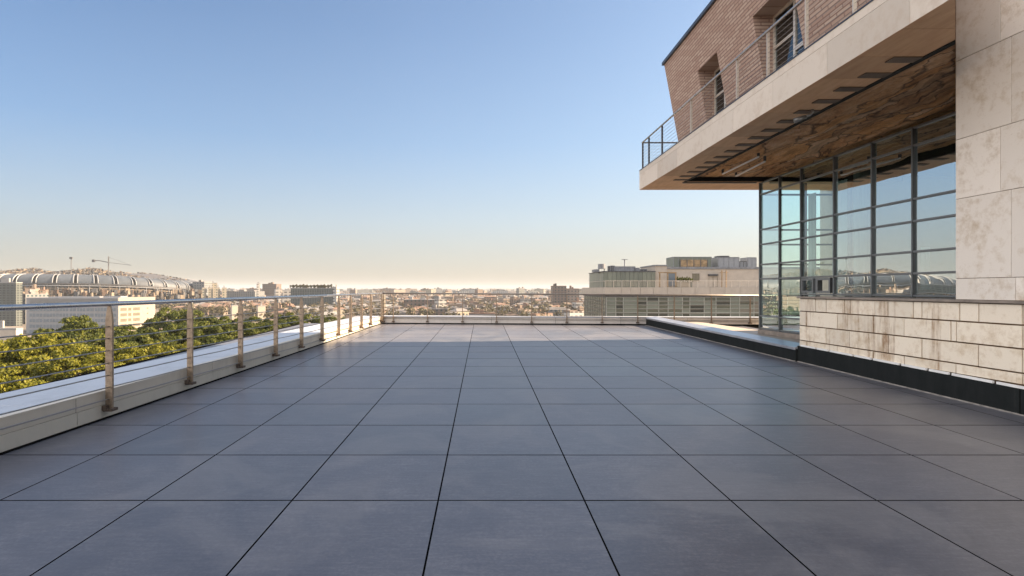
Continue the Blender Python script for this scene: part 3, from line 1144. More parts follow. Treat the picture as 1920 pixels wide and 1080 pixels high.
def balcony():
    ye = 14.66
    zs, zt = 4.11, 4.612
    fc = MB()
    ys = [ye - 0.001, 13.2, 11.9, 10.6, 9.3, 8.05, 6.8, 5.5, 4.2, 2.9, 1.6, 0.2, -1.2, -2.8, -4.5]
    for a, b in zip(ys[1:], ys[:-1]):
        sprism(fc, 0, 0.03, a + 0.0025, b - 0.0025, zs, zs + 0.385, FA)
    ys2 = [ye - 0.001, 12.6, 10.2, 7.9, 5.6, 3.3, 1.0, -1.5, -4.5]
    for a, b in zip(ys2[1:], ys2[:-1]):
        sprism(fc, 0, 0.03, a + 0.0025, b - 0.0025, zs + 0.389, zt - 0.012, FA)
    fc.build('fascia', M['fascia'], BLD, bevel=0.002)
    ed = MB()
    sprism(ed, -0.008, 0.2, -4.5, ye + 0.01, zt - 0.010, zt + 0.006, FA)
    ed.build('edge_trim', M['coping'], BLD)
    sb = MB()                                           # slab body above the recess
    sprism(sb, 0.031, 12.0, -4.5, ye - 0.002, zs + 0.20, zt - 0.012, FA)
    sb.build('balcony_slab', M['stone_gap'], BLD)
    # soffit boards: strip near the fascia, end strip; the recess holds the raw ceiling
    so = MB()
    rx = 0.74
    y = ye - 0.002
    i = 0
    bands = [(ye - 0.002, 14.10, 6.0), (14.10, 13.52, 6.0)]
    y = 13.52
    while y > -4.5:
        bands.append((y, y - 0.66, rx))
        y -= 0.66
    for (y, y0, x1) in bands:
        y, y0 = max(y, y0), min(y, y0)
        sprism(so, 0.001, x1, y0 + 0.003, y - 0.003, zs - 0.002, zs + 0.05, FA)
    so.build('soffit', M['soffit'], BLD)
    # recess side walls
    rc = MB()
    sprism(rc, rx + 0.001, rx + 0.075, -4.5, 13.515, zs - 0.012, zs + 0.20, FA)
    rc.box(rx + 0.036, 6.0, 13.48, 13.515, zs - 0.004, zs + 0.20, fr=FA)
    rc.build('recess_edge', M['black'], BLD)
    # dark slots
    for yy in (13.27, 12.87, 12.4, 11.93, 11.47, 11.0, 10.53, 10.07, 9.6, 9.15, 8.67, 8.2, 7.74, 7.27, 6.8, 6.34):
        s = MB()
        s.box(0.42, rx - 0.004, yy - 0.075, yy + 0.075, zs - 0.014, zs - 0.0025, fr=FA)
        s.build('vent_slot', M['slot'], BLD)
    # raw ceiling
    nx, ny = 60, 260
    vs, fs = [], []
    rr = np.random.RandomState(3)
    from mathutils import noise as mn
    for j in range(ny + 1):
        for i in range(nx + 1):
            x = rx + 0.04 + (3.4 - rx) * i / nx
            yv = -4.0 + (13.475 + 4.0) * j / ny
            h = mn.fractal(Vector((x * 1.5, yv * 0.6, 3.0)), 0.9, 2.1, 6) * 0.09
            h += (0.03 if mn.noise(Vector((x * 0.9 + 5, yv * 0.5, 0))) > 0.06 else 0.0)
            # board-like steps running along the building
            h += 0.02 * (math.floor((x + 0.12 * mn.noise(Vector((yv * 0.6, x, 1)))) * 3.1) % 2)
            h *= min(1.0, max(0.0, (13.3 - yv) / 0.9))
            X, Y = FA(x, yv)
            Y = max(Y, X / CH)
            vs.append((X, Y, min(zs + 0.19, zs + 0.10 + h)))
    for j in range(ny):
        for i in range(nx):
            a = j * (nx + 1) + i
            fs.append((a, a + nx + 1, a + nx + 2, a + 1))
    mb = MB()
    mb.v, mb.f, mb.m = vs, fs, [0] * len(fs)
    mb.build('raw_ceiling', M['raw'], BLD)
    return zs, zt


ZS, ZT = balcony()

BX = lambda z: 4.645 + 0.183 * (7.23 - z)       # leaning brick face
wins = [(11.49, 12.50, 6.375), (8.72, 9.97, 6.36)]
BY1 = 14.32


def brick_volume():
    z0, z1 = ZT - 0.1, 7.24
    mb = MB()
    yn = 6.18
    ys = [yn]
    for a, b, zt in sorted(wins):
        ys += [a, b]
    ys.append(BY1)
    dep = 0.62
    def q(ya, yb, za, zb):
        n = 1
        mb.poly([(BX(za), ya, za), (BX(za), yb, za), (BX(zb), yb, zb), (BX(zb), ya, zb)][::-1])
    ws = sorted(wins)
    for i in range(0, len(ys) - 1):
        a, b = ys[i], ys[i + 1]
        if i % 2 == 0:
            q(a, b, z0, z1)
        else:
            zt = ws[(i - 1) // 2][2]
            q(a, b, zt, z1)
    # reveals: jambs and head
    for a, b, zt in ws:
        xi = 5.22
        for y, s in ((a, 1), (b, -1)):
            pts = [(BX(z0), y, z0), (xi, y, z0), (xi, y, zt), (BX(zt), y, zt)]
            mb.poly(pts if s > 0 else pts[::-1])
        mb.poly([(BX(zt), a, zt), (xi, a, zt), (xi, b, zt), (BX(zt), b, zt)][::-1])
    # end wall, slightly tapering, roof, back
    yb = BY1
    mb.poly([(BX(z0), yb, z0), (14, yb - 0.1, z0), (14, yb - 0.1, z1), (BX(z1), yb, z1)][::-1])
    mb.poly([(BX(z1), yn, z1), (BX(z1), yb, z1), (14, yb - 0.1, z1), (14, 7.3, z1), (6.1, 7.3, z1)][::-1])
    mb.poly([(14, 7.3, z0), (14, yb - 0.1, z0), (14, yb - 0.1, z1), (14, 7.3, z1)])
    mb.poly([(BX(z0), yn, z0), (6.1, 7.3, z0), (6.1, 7.3, z1), (BX(z1), yn, z1)])
    mb.build('brick_wall', M['brick'], BLD)
    cp = MB()
    cp.hexa([(BX(z1) - 0.05, yn, z1 + 0.003), (BX(z1) + 0.4, yn, z1 + 0.003), (BX(z1) + 0.4, yb + 0.05, z1 + 0.003), (BX(z1) - 0.05, yb + 0.05, z1 + 0.003),
             (BX(z1) - 0.05, yn, z1 + 0.085), (BX(z1) + 0.4, yn, z1 + 0.085), (BX(z1) + 0.4, yb + 0.05, z1 + 0.085), (BX(z1) - 0.05, yb + 0.05, z1 + 0.085)])
    cp.build('coping', M['coping'], BLD, bevel=0.006)
    # windows at the back of the reveals
    for a, b, zt in wins:
        xi = 5.215
        w = MB()
        t_ = 0.06
        w.box(xi - 0.05, xi, a + 0.002, a + t_, z0, zt - 0.002)
        w.box(xi - 0.05, xi, b - t_, b - 0.002, z0, zt - 0.002)
        w.box(xi - 0.05, xi, a + t_, b - t_, zt - t_, zt - 0.002)
        m_ = a + (b - a) * 0.45
        w.box(xi - 0.052, xi, m_ - 0.03, m_ + 0.03, z0, zt - t_)
        w.box(xi - 0.05, xi, a + t_, m_ - 0.031, 5.45, 5.52)
        w.box(xi - 0.05, xi, m_ + 0.031, b - t_, 5.75, 5.80)
        w.box(xi - 0.05, xi, m_ + 0.031, b - t_, 5.05, 5.10)
        wo = w.build('window', M['rail_white'], BLD)
        p = MB()
        p.box(xi - 0.03, xi - 0.02, a + t_, m_ - 0.031, z0, zt - t_)
        p.box(xi - 0.03, xi - 0.02, m_ + 0.031, b - t_, z0, zt - t_)
        p.build('pane', M['glass_small'], wo)
        r = MB()
        r.box(xi + 0.02, xi + 1.6, a - 0.3, b + 0.3, z0 - 0.02, z0 + 0.02)
        r.box(xi + 1.6, xi + 1.65, a - 0.3, b + 0.3, z0 + 0.02, zt + 0.2)
        r.build('room', M['interior'], wo)


brick_volume()


def balcony_railing():
    ro = MB()
    zr = 5.325
    xo = 0.05
    ro.tube([(*FA(xo, y), zr) for y in (5.15, 8, 11, 14.58)], 0.021, 10)
    h = ro.build('balcony_handrail', M['steel'], BLD, smooth=True)
    e = MB()
    e.tube([(*FA(xo, 14.58), zr), (*FA(1.15, 14.58), zr)], 0.019, 10)
    e.build('balcony_end_rail', M['far_dark'], BLD, smooth=True)
    for y in (14.58, 14.05, 13.05, 11.28, 9.28, 8.3, 7.33, 6.4, 5.4):
        p = MB()
        p.box(xo - 0.006, xo + 0.034, y - 0.008, y + 0.008, ZT + 0.007, zr - 0.01, fr=FA)
        p.build('balcony_post', M['far_dark'] if y > 12 else M['rail_white'], BLD)
    for k in range(8):
        c = MB()
        z = ZT + 0.08 + k * 0.078
        c.tube([(*FA(xo + 0.01, 5.2), z), (*FA(xo + 0.01, 14.58), z)], 0.0032, 5)
        c.build('balcony_cable', M['cable'], BLD, smooth=True)
    for k in range(8):
        c = MB()
        z = ZT + 0.08 + k * 0.078
        c.tube([(*FA(xo, 14.585), z), (*FA(1.15, 14.585), z)], 0.003, 5)
        c.build('balcony_cable', M['cable'], BLD, smooth=True)


balcony_railing()

# fittings under the soffit
def soffit_fittings():
    X, Y, Z = FA(0.47, 8.05)[0], 8.05, ZS - 0.022
    t = thing('spot_lamp', 'small grey curved spot lamp hanging below the balcony soffit', 'lamp', (X, Y, Z))
    a = MB()
    a.tube([(X + 0.10, Y, Z), (X + 0.10, Y, Z - 0.04), (X + 0.07, Y + 0.01, Z - 0.075), (X + 0.0, Y + 0.02, Z - 0.10)], 0.02, 10)
    a.build('arm', M['mullion_pale'], t, smooth=True)
    b = MB()
    b.tube([(X + 0.02, Y + 0.02, Z - 0.095), (X - 0.13, Y + 0.05, Z - 0.145)], 0.028, 12, r2=0.04)
    b.build('lamp_head', M['mullion_pale'], t, smooth=True)
    for (p, lab) in ((((1355, 326), (1422, 294)), 'thin white tube lamp under the raw ceiling nearer the fascia'),
                     (((1380, 330), (1434, 303)), 'thin white tube lamp under the raw ceiling nearer the glass wall')):
        zz = ZS + 0.02
        pts = []
        for px, py in p:
            Y = (zz - EYE) / ((VY - py) / F)
            pts.append(((px - VX) / F * Y, Y, zz))
        tt = thing('tube_lamp', lab, 'lamp', pts[0], 'tube lamps in the soffit recess')
        m_ = MB()
        m_.tube(pts, 0.02, 10)
        m_.build('tube', M['white_strip'], tt, smooth=True)
        m_ = MB()
        for q in pts:
            m_.box(q[0] - 0.02, q[0] + 0.02, q[1] - 0.02, q[1] + 0.02, zz + 0.013, zz + 0.14)
        m_.build('hanger', M['far_dark'], tt)
    tt = thing('light_track', 'long pale light track at the far edge of the soffit recess', 'light track', (5, 13.55, ZS))
    m_ = MB()
    x0, x1 = (1280 - VX) / F * 13.6, (1418 - VX) / F * 13.6
    m_.box(x0, x1, 13.58, 13.62, ZS - 0.03, ZS - 0.003)
    m_.build('track', M['mullion_pale'], tt)


soffit_fittings()

# ------------------------------------------------------------------ ground, hills
GZ = -22.0
def ground():
    mb = MB()
    n = 40
    L = 9000
    for i in range(n):
        for j in range(n):
            x0, x1 = -L + 2 * L * i / n, -L + 2 * L * (i + 1) / n
            y0, y1 = -L + 2 * L * j / n, -L + 2 * L * (j + 1) / n
            mb.poly([(x0, y0, GZ), (x1, y0, GZ), (x1, y1, GZ), (x0, y1, GZ)])
    mb.build('ground', M['ground'], kind='structure')
    from mathutils import noise as mn
    mb = MB()
    cols, rows_ = 160, 8
    for j in range(rows_ + 1):
        for i in range(cols + 1):
            a = math.radians(-60 + 120 * i / cols)
            d = 4600 + 420 * j
            h = math.sin(math.pi * min(1, (j + 0.001) / rows_)) * (26 + 16 * mn.fractal(Vector((a * 9, j * 0.3, 0)), 1, 2, 6) + 8 * mn.noise(Vector((a * 60, j, 4))))
            mb.v.append((math.sin(a) * d, math.cos(a) * d, GZ - 2 + max(0, h)))
    for j in range(rows_):
        for i in range(cols):
            q = j * (cols + 1) + i
            mb.f.append((q, q + 1, q + cols + 2, q + cols + 1))
            mb.m.append(0)
    mb.build('hills', M['hill'], kind='structure')


ground()

# ------------------------------------------------------------------ trees
def crown_mesh(name, seed, rx, ry, rz, nclump, nleaf, leaf, mat):
    rs = np.random.RandomState(seed)
    # clump centres over an uneven ellipsoid
    u = rs.normal(size=(nclump, 3))
    u /= np.linalg.norm(u, axis=1)[:, None]
    u[:, 2] = np.where(u[:, 2] < -0.55, -u[:, 2] * 0.5, u[:, 2])
    rad = rs.uniform(0.55, 1.0, nclump) ** 0.7
    cen = u * rad[:, None] * np.array([rx, ry, rz])
    cr = rs.uniform(0.11, 0.21, nclump) * rx
    V, Fc = [], []
    allv = []
    for k in range(nclump):
        n = int(nleaf * (cr[k] / (0.2 * rx)) ** 2)
        d = rs.normal(size=(n, 3))
        d /= np.linalg.norm(d, axis=1)[:, None]
        d[:, 2] = np.abs(d[:, 2]) * 1.0 - 0.35
        p = cen[k] + d * cr[k] * rs.uniform(0.55, 1.08, (n, 1)) * np.array([1, 1, 0.85])
        # leaf quads roughly facing outward
        nn = d + rs.normal(size=(n, 3)) * 0.38
        nn /= np.linalg.norm(nn, axis=1)[:, None]
        t = np.cross(nn, rs.normal(size=(n, 3)))
        t /= np.linalg.norm(t, axis=1)[:, None]
        b = np.cross(nn, t)
        s = (leaf * rs.uniform(0.6, 1.3, n))[:, None]
        quad = np.stack([p - t * s, p - b * s * 0.6, p + t * s, p + b * s * 0.6], axis=1)
        allv.append(quad.reshape(-1, 3))
    v = np.concatenate(allv)
    nq = len(v) // 4
    me = bpy.data.meshes.new(name)
    me.vertices.add(len(v))
    me.vertices.foreach_set('co', v.ravel())
    me.loops.add(nq * 4)
    me.loops.foreach_set('vertex_index', np.arange(nq * 4))
    me.polygons.add(nq)
    me.polygons.foreach_set('loop_start', np.arange(nq) * 4)
    me.polygons.foreach_set('loop_total', np.full(nq, 4))
    me.materials.append(mat)
    me.update()
    me.validate()
    return me


def trunk_mesh(name, h, seed):
    rs = random.Random(seed)
    mb = MB()
    mb.tube([(0, 0, -h), (0.1, 0, -h * 0.6), (0, 0.1, -h * 0.25), (0, 0, 0)], 0.42, 10, r2=0.2)
    for k in range(7):
        a = k * 0.9 + rs.random()
        z0 = -h * rs.uniform(0.2, 0.45)
        L = rs.uniform(2.6, 4.4)
        mb.tube([(0, 0, z0), (math.cos(a) * L * 0.5, math.sin(a) * L * 0.5, z0 + 1.5), (math.cos(a) * L, math.sin(a) * L, z0 + 3.4)], 0.17, 6, r2=0.05)
    me = bpy.data.meshes.new(name)
    me.from_pydata(mb.v, [], mb.f)
    me.materials.append(M['bark'])
    return me


def trees():
    crowns = {
        'y': [crown_mesh('crown_yellow', 11 + i, 6, 6, 4.8, 135, 230, 0.19, M['leaf_y']) for i in range(2)],
        'g': [crown_mesh('crown_green', 31 + i, 6, 6, 4.6, 125, 170, 0.25, M['leaf_g']) for i in range(2)]}
    trunks = [trunk_mesh('trunk', 14, 1), trunk_mesh('trunk', 14, 2)]
    # px of crown centre, py of crown top, distance, crown radius, kind, label
    T = [
        (22, 636, 64, 5.8, 'y', 'bright yellow green tree at the left edge of the photo behind the railing'),
        (100, 630, 66, 5.2, 'y', 'large bright yellow green tree left of the nearest railing post'),
        (150, 652, 60, 3.6, 'y', 'rounded yellow green tree just left of the nearest railing post'),
        (15, 700, 50, 4.4, 'y', 'nearest yellow green tree in the lower left corner'),
        (228, 649, 64, 3.6, 'y', 'yellow green tree just right of the nearest railing post'),
        (296, 645, 68, 3.7, 'y', 'yellow green tree left of the second railing post'),
        (355, 643, 74, 2.2, 'y', 'small yellow green tree peeping out right of the second railing post'),
        (210, 690, 54, 3.8, 'y', 'low yellow green tree below the others beside the nearest post'),
        (143, 596, 108, 6.6, 'g', 'dark green tree in front of the long white office building'),
        (195, 628, 92, 5.0, 'g', 'shaded green tree directly behind the nearest railing post'),
        (232, 613, 108, 5.6, 'g', 'green tree in front of the sunlit end of the white office'),
        (285, 617, 104, 5.4, 'g', 'green tree behind the yellow trees between first and second post'),
        (336, 612, 110, 5.6, 'g', 'green tree directly behind the second railing post'),
        (318, 580, 158, 8.4, 'g', 'tall green tree beside the right end of the white office'),
        (366, 584, 152, 8.0, 'g', 'tall green tree right of the second railing post in the back row'),
        (392, 605, 112, 5.6, 'g', 'green tree left of the third railing post'),
        (415, 630, 96, 5.0, 'g', 'dark green tree low behind the third railing post'),
        (425, 596, 150, 7.4, 'g', 'back row green tree behind the third railing post'),
        (462, 606, 118, 5.4, 'g', 'green tree between third and fourth railing posts'),
        (508, 604, 124, 5.4, 'g', 'green tree behind the fourth railing post'),
        (480, 596, 160, 7.0, 'g', 'back row green tree between third and fourth posts'),
        (535, 588, 172, 7.4, 'g', 'green tree between fourth and fifth railing posts in the back row'),
        (553, 602, 134, 5.4, 'g', 'green tree low behind the fifth railing post'),
        (585, 591, 170, 7.0, 'g', 'green tree between fifth and sixth railing posts'),
        (618, 594, 178, 6.4, 'g', 'green tree left of the seventh railing post'),
        (645, 597, 190, 5.4, 'g', 'rightmost green tree at the end of the row'),
        (-60, 640, 70, 6.5, 'y', 'yellow green tree outside the left edge seen mirrored in the glass'),
        (345, 652, 92, 4.8, 'g', 'shaded green tree low between second and third posts'),
        (280, 655, 86, 4.8, 'g', 'shaded dark tree low behind the yellow trees'),
    ]
    for i, (px, py, D, rad, kd, lab) in enumerate(T):
        X, Y, Zt = at(px, py, D)
        s = rad / 6.0
        zc = Zt - 4.7 * s
        o = bpy.data.objects.new('tree', None)
        COL.objects.link(o)
        o.location = (X, Y, GZ)
        tag(o, lab, 'tree', 'trees below the left side of the terrace')
        c = bpy.data.objects.new('crown', crowns[kd][i % 2])
        COL.objects.link(c)
        c.parent = o
        c.location = (0, 0, zc - GZ)
        c.scale = (s, s, s * (1.05 if kd == 'y' else 1.0))
        c.rotation_euler = (0, 0, R.uniform(0, 6.28))
        tk = bpy.data.objects.new('trunk', trunks[i % 2])
        COL.objects.link(tk)
        tk.parent = o
        tk.location = (0, 0, zc - GZ)
        k = (zc - GZ) / 14.0
        tk.scale = (s, s, k)


trees()

# ------------------------------------------------------------------ long white office at left
def white_office():
    Y = 300.0
    X0, X1 = at(35, 0, Y)[0], at(222, 0, Y)[0]
    zt = at(0, 558, Y)[2]
    t = thing('office_building', 'long white office building with window bands and a sunlit cream end behind the trees', 'building', (X0 + 30, Y, GZ))
    b = MB()
    b.box(X0 + 4, X1, Y, Y + 30, GZ - 2, zt)
    b.build('wall', M['far_white'], t)
    # sunlit end, turned towards the right
    e = MB()
    P0 = (X1, Y + 0.1)
    P1 = at(291, 0, Y + 26)[0], Y + 26
    e.hexa([(P0[0], P0[1], GZ - 2), (P1[0], P1[1], GZ - 2), (P1[0] - 10, P1[1] + 12, GZ - 2), (P0[0] - 5, P0[1] + 29, GZ - 2),
            (P0[0], P0[1], zt), (P1[0], P1[1], zt), (P1[0] - 10, P1[1] + 12, zt), (P0[0] - 5, P0[1] + 29, zt)])
    e.build('end_wall', M['end_wall'], t)
    # louvred top
    for k in range(5):
        z = zt - 0.6 - k * 0.62
        l = MB()
        l.box(X0 + 6, X1 - 0.4, Y - 0.25, Y - 0.01, z - 0.2, z)
        l.build('louvre', M['r_white'], t)
    rf = MB()
    rf.box(X0 + 12, X0 + 40, Y + 5, Y + 12, zt, zt + 0.5)
    rf.box(X1 - 14, X1 - 4, Y + 8, Y + 14, zt, zt + 0.7)
    rf.build('roof_plant', M['far_white'], t)
    rr = random.Random(5)
    nfl = 7
    for k in range(nfl):
        z = zt - 5.6 - k * 2.95
        xs = [X0 + 5.5, X0 + 13, X0 + 27, X0 + 31, X0 + 36, X0 + 40.5, X1 - 1.2]
        for a, c in zip(xs[:-1], xs[1:]):
            w = MB()
            w.box(a + 0.35, c - 0.35, Y - 0.08, Y - 0.005, z - 1.65, z)
            nb = max(2, int((c - a) / 1.6))
            for q in range(1, nb):
                x = a + (c - a) * q / nb
                w.box(x - 0.1, x + 0.1, Y - 0.14, Y - 0.082, z - 1.65, z, 1)
            w.build('window', [M['fg_blue'], M['far_white']], t)
        dx, dy = P1[0] - P0[0], P1[1] - P0[1]
        L = math.hypot(dx, dy)
        ux, uy = dx / L, dy / L
        for (a, c) in ((0.05, 0.21), (0.25, 0.33), (0.38, 0.56), (0.76, 0.80)):
            w = MB()
            if a > 0.7:
                zz0, zz1 = z - 1.0, z - 0.3
            else:
                zz0, zz1 = z - 1.6, z
            p = [(P0[0] + ux * L * a, P0[1] + uy * L * a), (P0[0] + ux * L * c, P0[1] + uy * L * c)]
            n_ = (uy * 0.08, -ux * 0.08)
            w.hexa([(p[0][0] + n_[0], p[0][1] + n_[1], zz0), (p[1][0] + n_[0], p[1][1] + n_[1], zz0), (p[1][0], p[1][1], zz0), (p[0][0], p[0][1], zz0),
                    (p[0][0] + n_[0], p[0][1] + n_[1], zz1), (p[1][0] + n_[0], p[1][1] + n_[1], zz1), (p[1][0], p[1][1], zz1), (p[0][0], p[0][1], zz1)])
            w.build('window', M['fg_warm'], t)


white_office()


# left edge neighbours
def simple_block(name, label, px0, px1, ptop, Y, depth, wall, roof, rot=0.0, cat='building', group=None, zb=GZ - 1, extra=0):
    X0, X1 = at(px0, 0, Y)[0], at(px1, 0, Y)[0]
    zt = at(0, ptop, Y)[2]
    cx, w = (X0 + X1) / 2, (X1 - X0)
    ca = abs(math.cos(rot)) + 0.0
    w2 = w / (ca + abs(math.sin(rot)) * (depth / max(w, 1)) * 0.9) if rot else w
    t = thing(name, label, cat, (cx, Y + depth / 2, GZ), group)
    b = MB()
    b.obox(cx, Y + depth / 2, w2, depth * (w2 / w if rot else 1), zb, zt, rot)
    b.build('wall', M[wall], t)
    r = MB()
    r.obox(cx, Y + depth / 2, w2 * 1.01, depth * (w2 / w if rot else 1) * 1.01, zt + 0.02, zt + 0.7, rot)
    rr = random.Random(int(px0 * 7 + ptop))
    for k in range(2 + extra):
        r.obox(cx + rr.uniform(-0.3, 0.3) * w2, Y + depth / 2, w2 * rr.uniform(0.08, 0.2), depth * 0.25, zt + 0.7, zt + 0.7 + rr.uniform(1.2, 3.2), rot)
    r.build('roof', M[roof], t)
    return t


def named_blocks():
    sb = simple_block
    sb('apartment_block', 'green grey glazed block at the left edge below the stadium', -70, 30, 531, 360, 5, 'f_blue', 'r_white')
    sb('apartment_block', 'dark grey block between the left edge and the white office', 33, 48, 553, 380, 20, 'f_grey', 'r_grey')
    sb('apartment_block', 'orange cream block behind the left end of the white office', 32, 55, 541, 470, 20, 'f_pink', 'r_brown', 0.4)
    sb('apartment_block', 'small salmon block right of the orange cream block', 56, 74, 545, 480, 20, 'f_pink', 'r_red', 0.5)
    sb('low_building', 'pink low building at the left edge beneath the glazed block', -60, 30, 619, 200, 3, 'far_stone', 'r_white', zb=GZ - 2)
    sb('apartment_block', 'tall grey block right of the stadium with a dark roof', 361, 383, 529, 760, 22, 'f_grey', 'r_grey')
    sb('apartment_block', 'narrow cream tower behind the wide cream slabs', 381, 403, 531, 800, 20, 'f_cream', 'r_grey', 0.5)
    sb('apartment_block', 'leftmost of the cream slabs right of the stadium', 372, 383, 540, 700, 14, 'f_cream', 'r_white', 0.45)
    sb('apartment_block', 'second of the four cream slabs right of the stadium', 383.5, 396, 539.5, 702, 14, 'f_cream', 'r_white', 0.45)
    sb('apartment_block', 'third of the four cream slabs right of the stadium', 396.5, 409, 539.5, 704, 14, 'f_cream', 'r_white', 0.45)
    sb('apartment_block', 'rightmost of the cream slabs right of the stadium', 409.5, 422, 540, 706, 14, 'f_cream', 'r_white', 0.45)
    sb('low_building', 'long flat grey hall right of the cream slabs', 423, 478, 547, 900, 40, 'f_grey', 'r_grey')
    sb('apartment_block', 'slim white tower above the long grey hall', 478, 486, 532, 780, 9, 'f_white', 'r_white', 0.5)
    sb('apartment_block', 'broad brown block beside the slim white tower', 492, 518, 533, 1000, 26, 'f_brown', 'r_brown')
    sb('apartment_block', 'white stepped block left of the blue grey slab', 508, 524, 543, 640, 16, 'f_white', 'r_white', 0.5)
    sb('apartment_block', 'low white wing touching the blue grey slab', 523, 544, 545, 630, 16, 'f_white', 'r_white', 0.35)
    sb('office_building', 'wide blue grey slab with planted roof beyond the railing', 545, 623, 541, 600, 22, 'f_blue', 'r_white')
    sb('apartment_block', 'slim white stair tower at the right end of the blue grey slab', 624, 631, 539, 600, 12, 'f_white', 'r_white')
    sb('small_house', 'sunlit cream cube house left of the fourth post above the trees', 428, 443, 574, 420, 7, 'roofdeck', 'r_white', 0.6)
    sb('small_house', 'sunlit cream cube house right of the third post above the trees', 477, 495, 575, 430, 7, 'roofdeck', 'r_white', 0.6)
    sb('apartment_block', 'brown brick tower left of the far office building', 1036, 1062, 537, 620, 16, 'f_brown', 'r_brown')
    sb('apartment_block', 'lower brown wing joined to the brown tower on its right', 1062, 1086, 542, 622, 16, 'f_pink', 'r_red')
    sb('apartment_block', 'pinkish low block at the foot of the brown tower', 1028, 1084, 577, 560, 12, 'f_pink', 'r_brown')
    sb('apartment_block', 'white low block beside the far office building', 1076, 1094, 567, 470, 10, 'f_white', 'r_red', 0.3)
    sb('apartment_block', 'long brown terrace with a white roof in mid city', 757, 818, 563, 520, 14, 'f_brown', 'r_white')
    sb('apartment_block', 'sunlit white end block right of the long brown terrace', 814, 836, 562, 500, 11, 'f_white', 'r_white', 0.55)
    sb('apartment_block', 'red brick block right of the sixth far railing post', 957, 980, 561, 650, 16, 'f_brown', 'r_brown', 0.3)
    sb('apartment_block', 'pale block with a bluish front in mid city', 976, 996, 562, 640, 16, 'f_white', 'r_grey', 0.2)
    sb('apartment_block', 'pink sunlit block left of the sixth far railing post', 935, 957, 560, 660, 16, 'f_pink', 'r_grey', 0.5)
    sb('apartment_block', 'long low grey brown terrace in mid city', 841, 905, 572, 540, 12, 'f_pink', 'r_brown')
    sb('apartment_block', 'white narrow block behind the corner of the railings', 713, 722, 553, 520, 8, 'f_cream', 'r_white', 0.5)


named_blocks()


def roof_trees_on_slab():
    me = crown_mesh('shrub', 91, 3.2, 3.0, 2.0, 16, 40, 0.6, M['leaf_far'])
    n = 12
    for k in range(n):
        px = 548 + 72 * k / (n - 1)
        Y = 604.0
        X = at(px, 0, Y)[0]
        z = at(0, 541, Y)[2] + 0.7
        o = bpy.data.objects.new('roof_shrub', me)
        COL.objects.link(o)
        o.location = (X, Y, z + 1.2)
        s = 0.8 + 0.5 * R.random()
        o.scale = (s, s, s)
        tag(o, 'dark shrub in the planted row on the blue grey slab roof', 'shrub', 'shrubs along the slab roof')


roof_trees_on_slab()


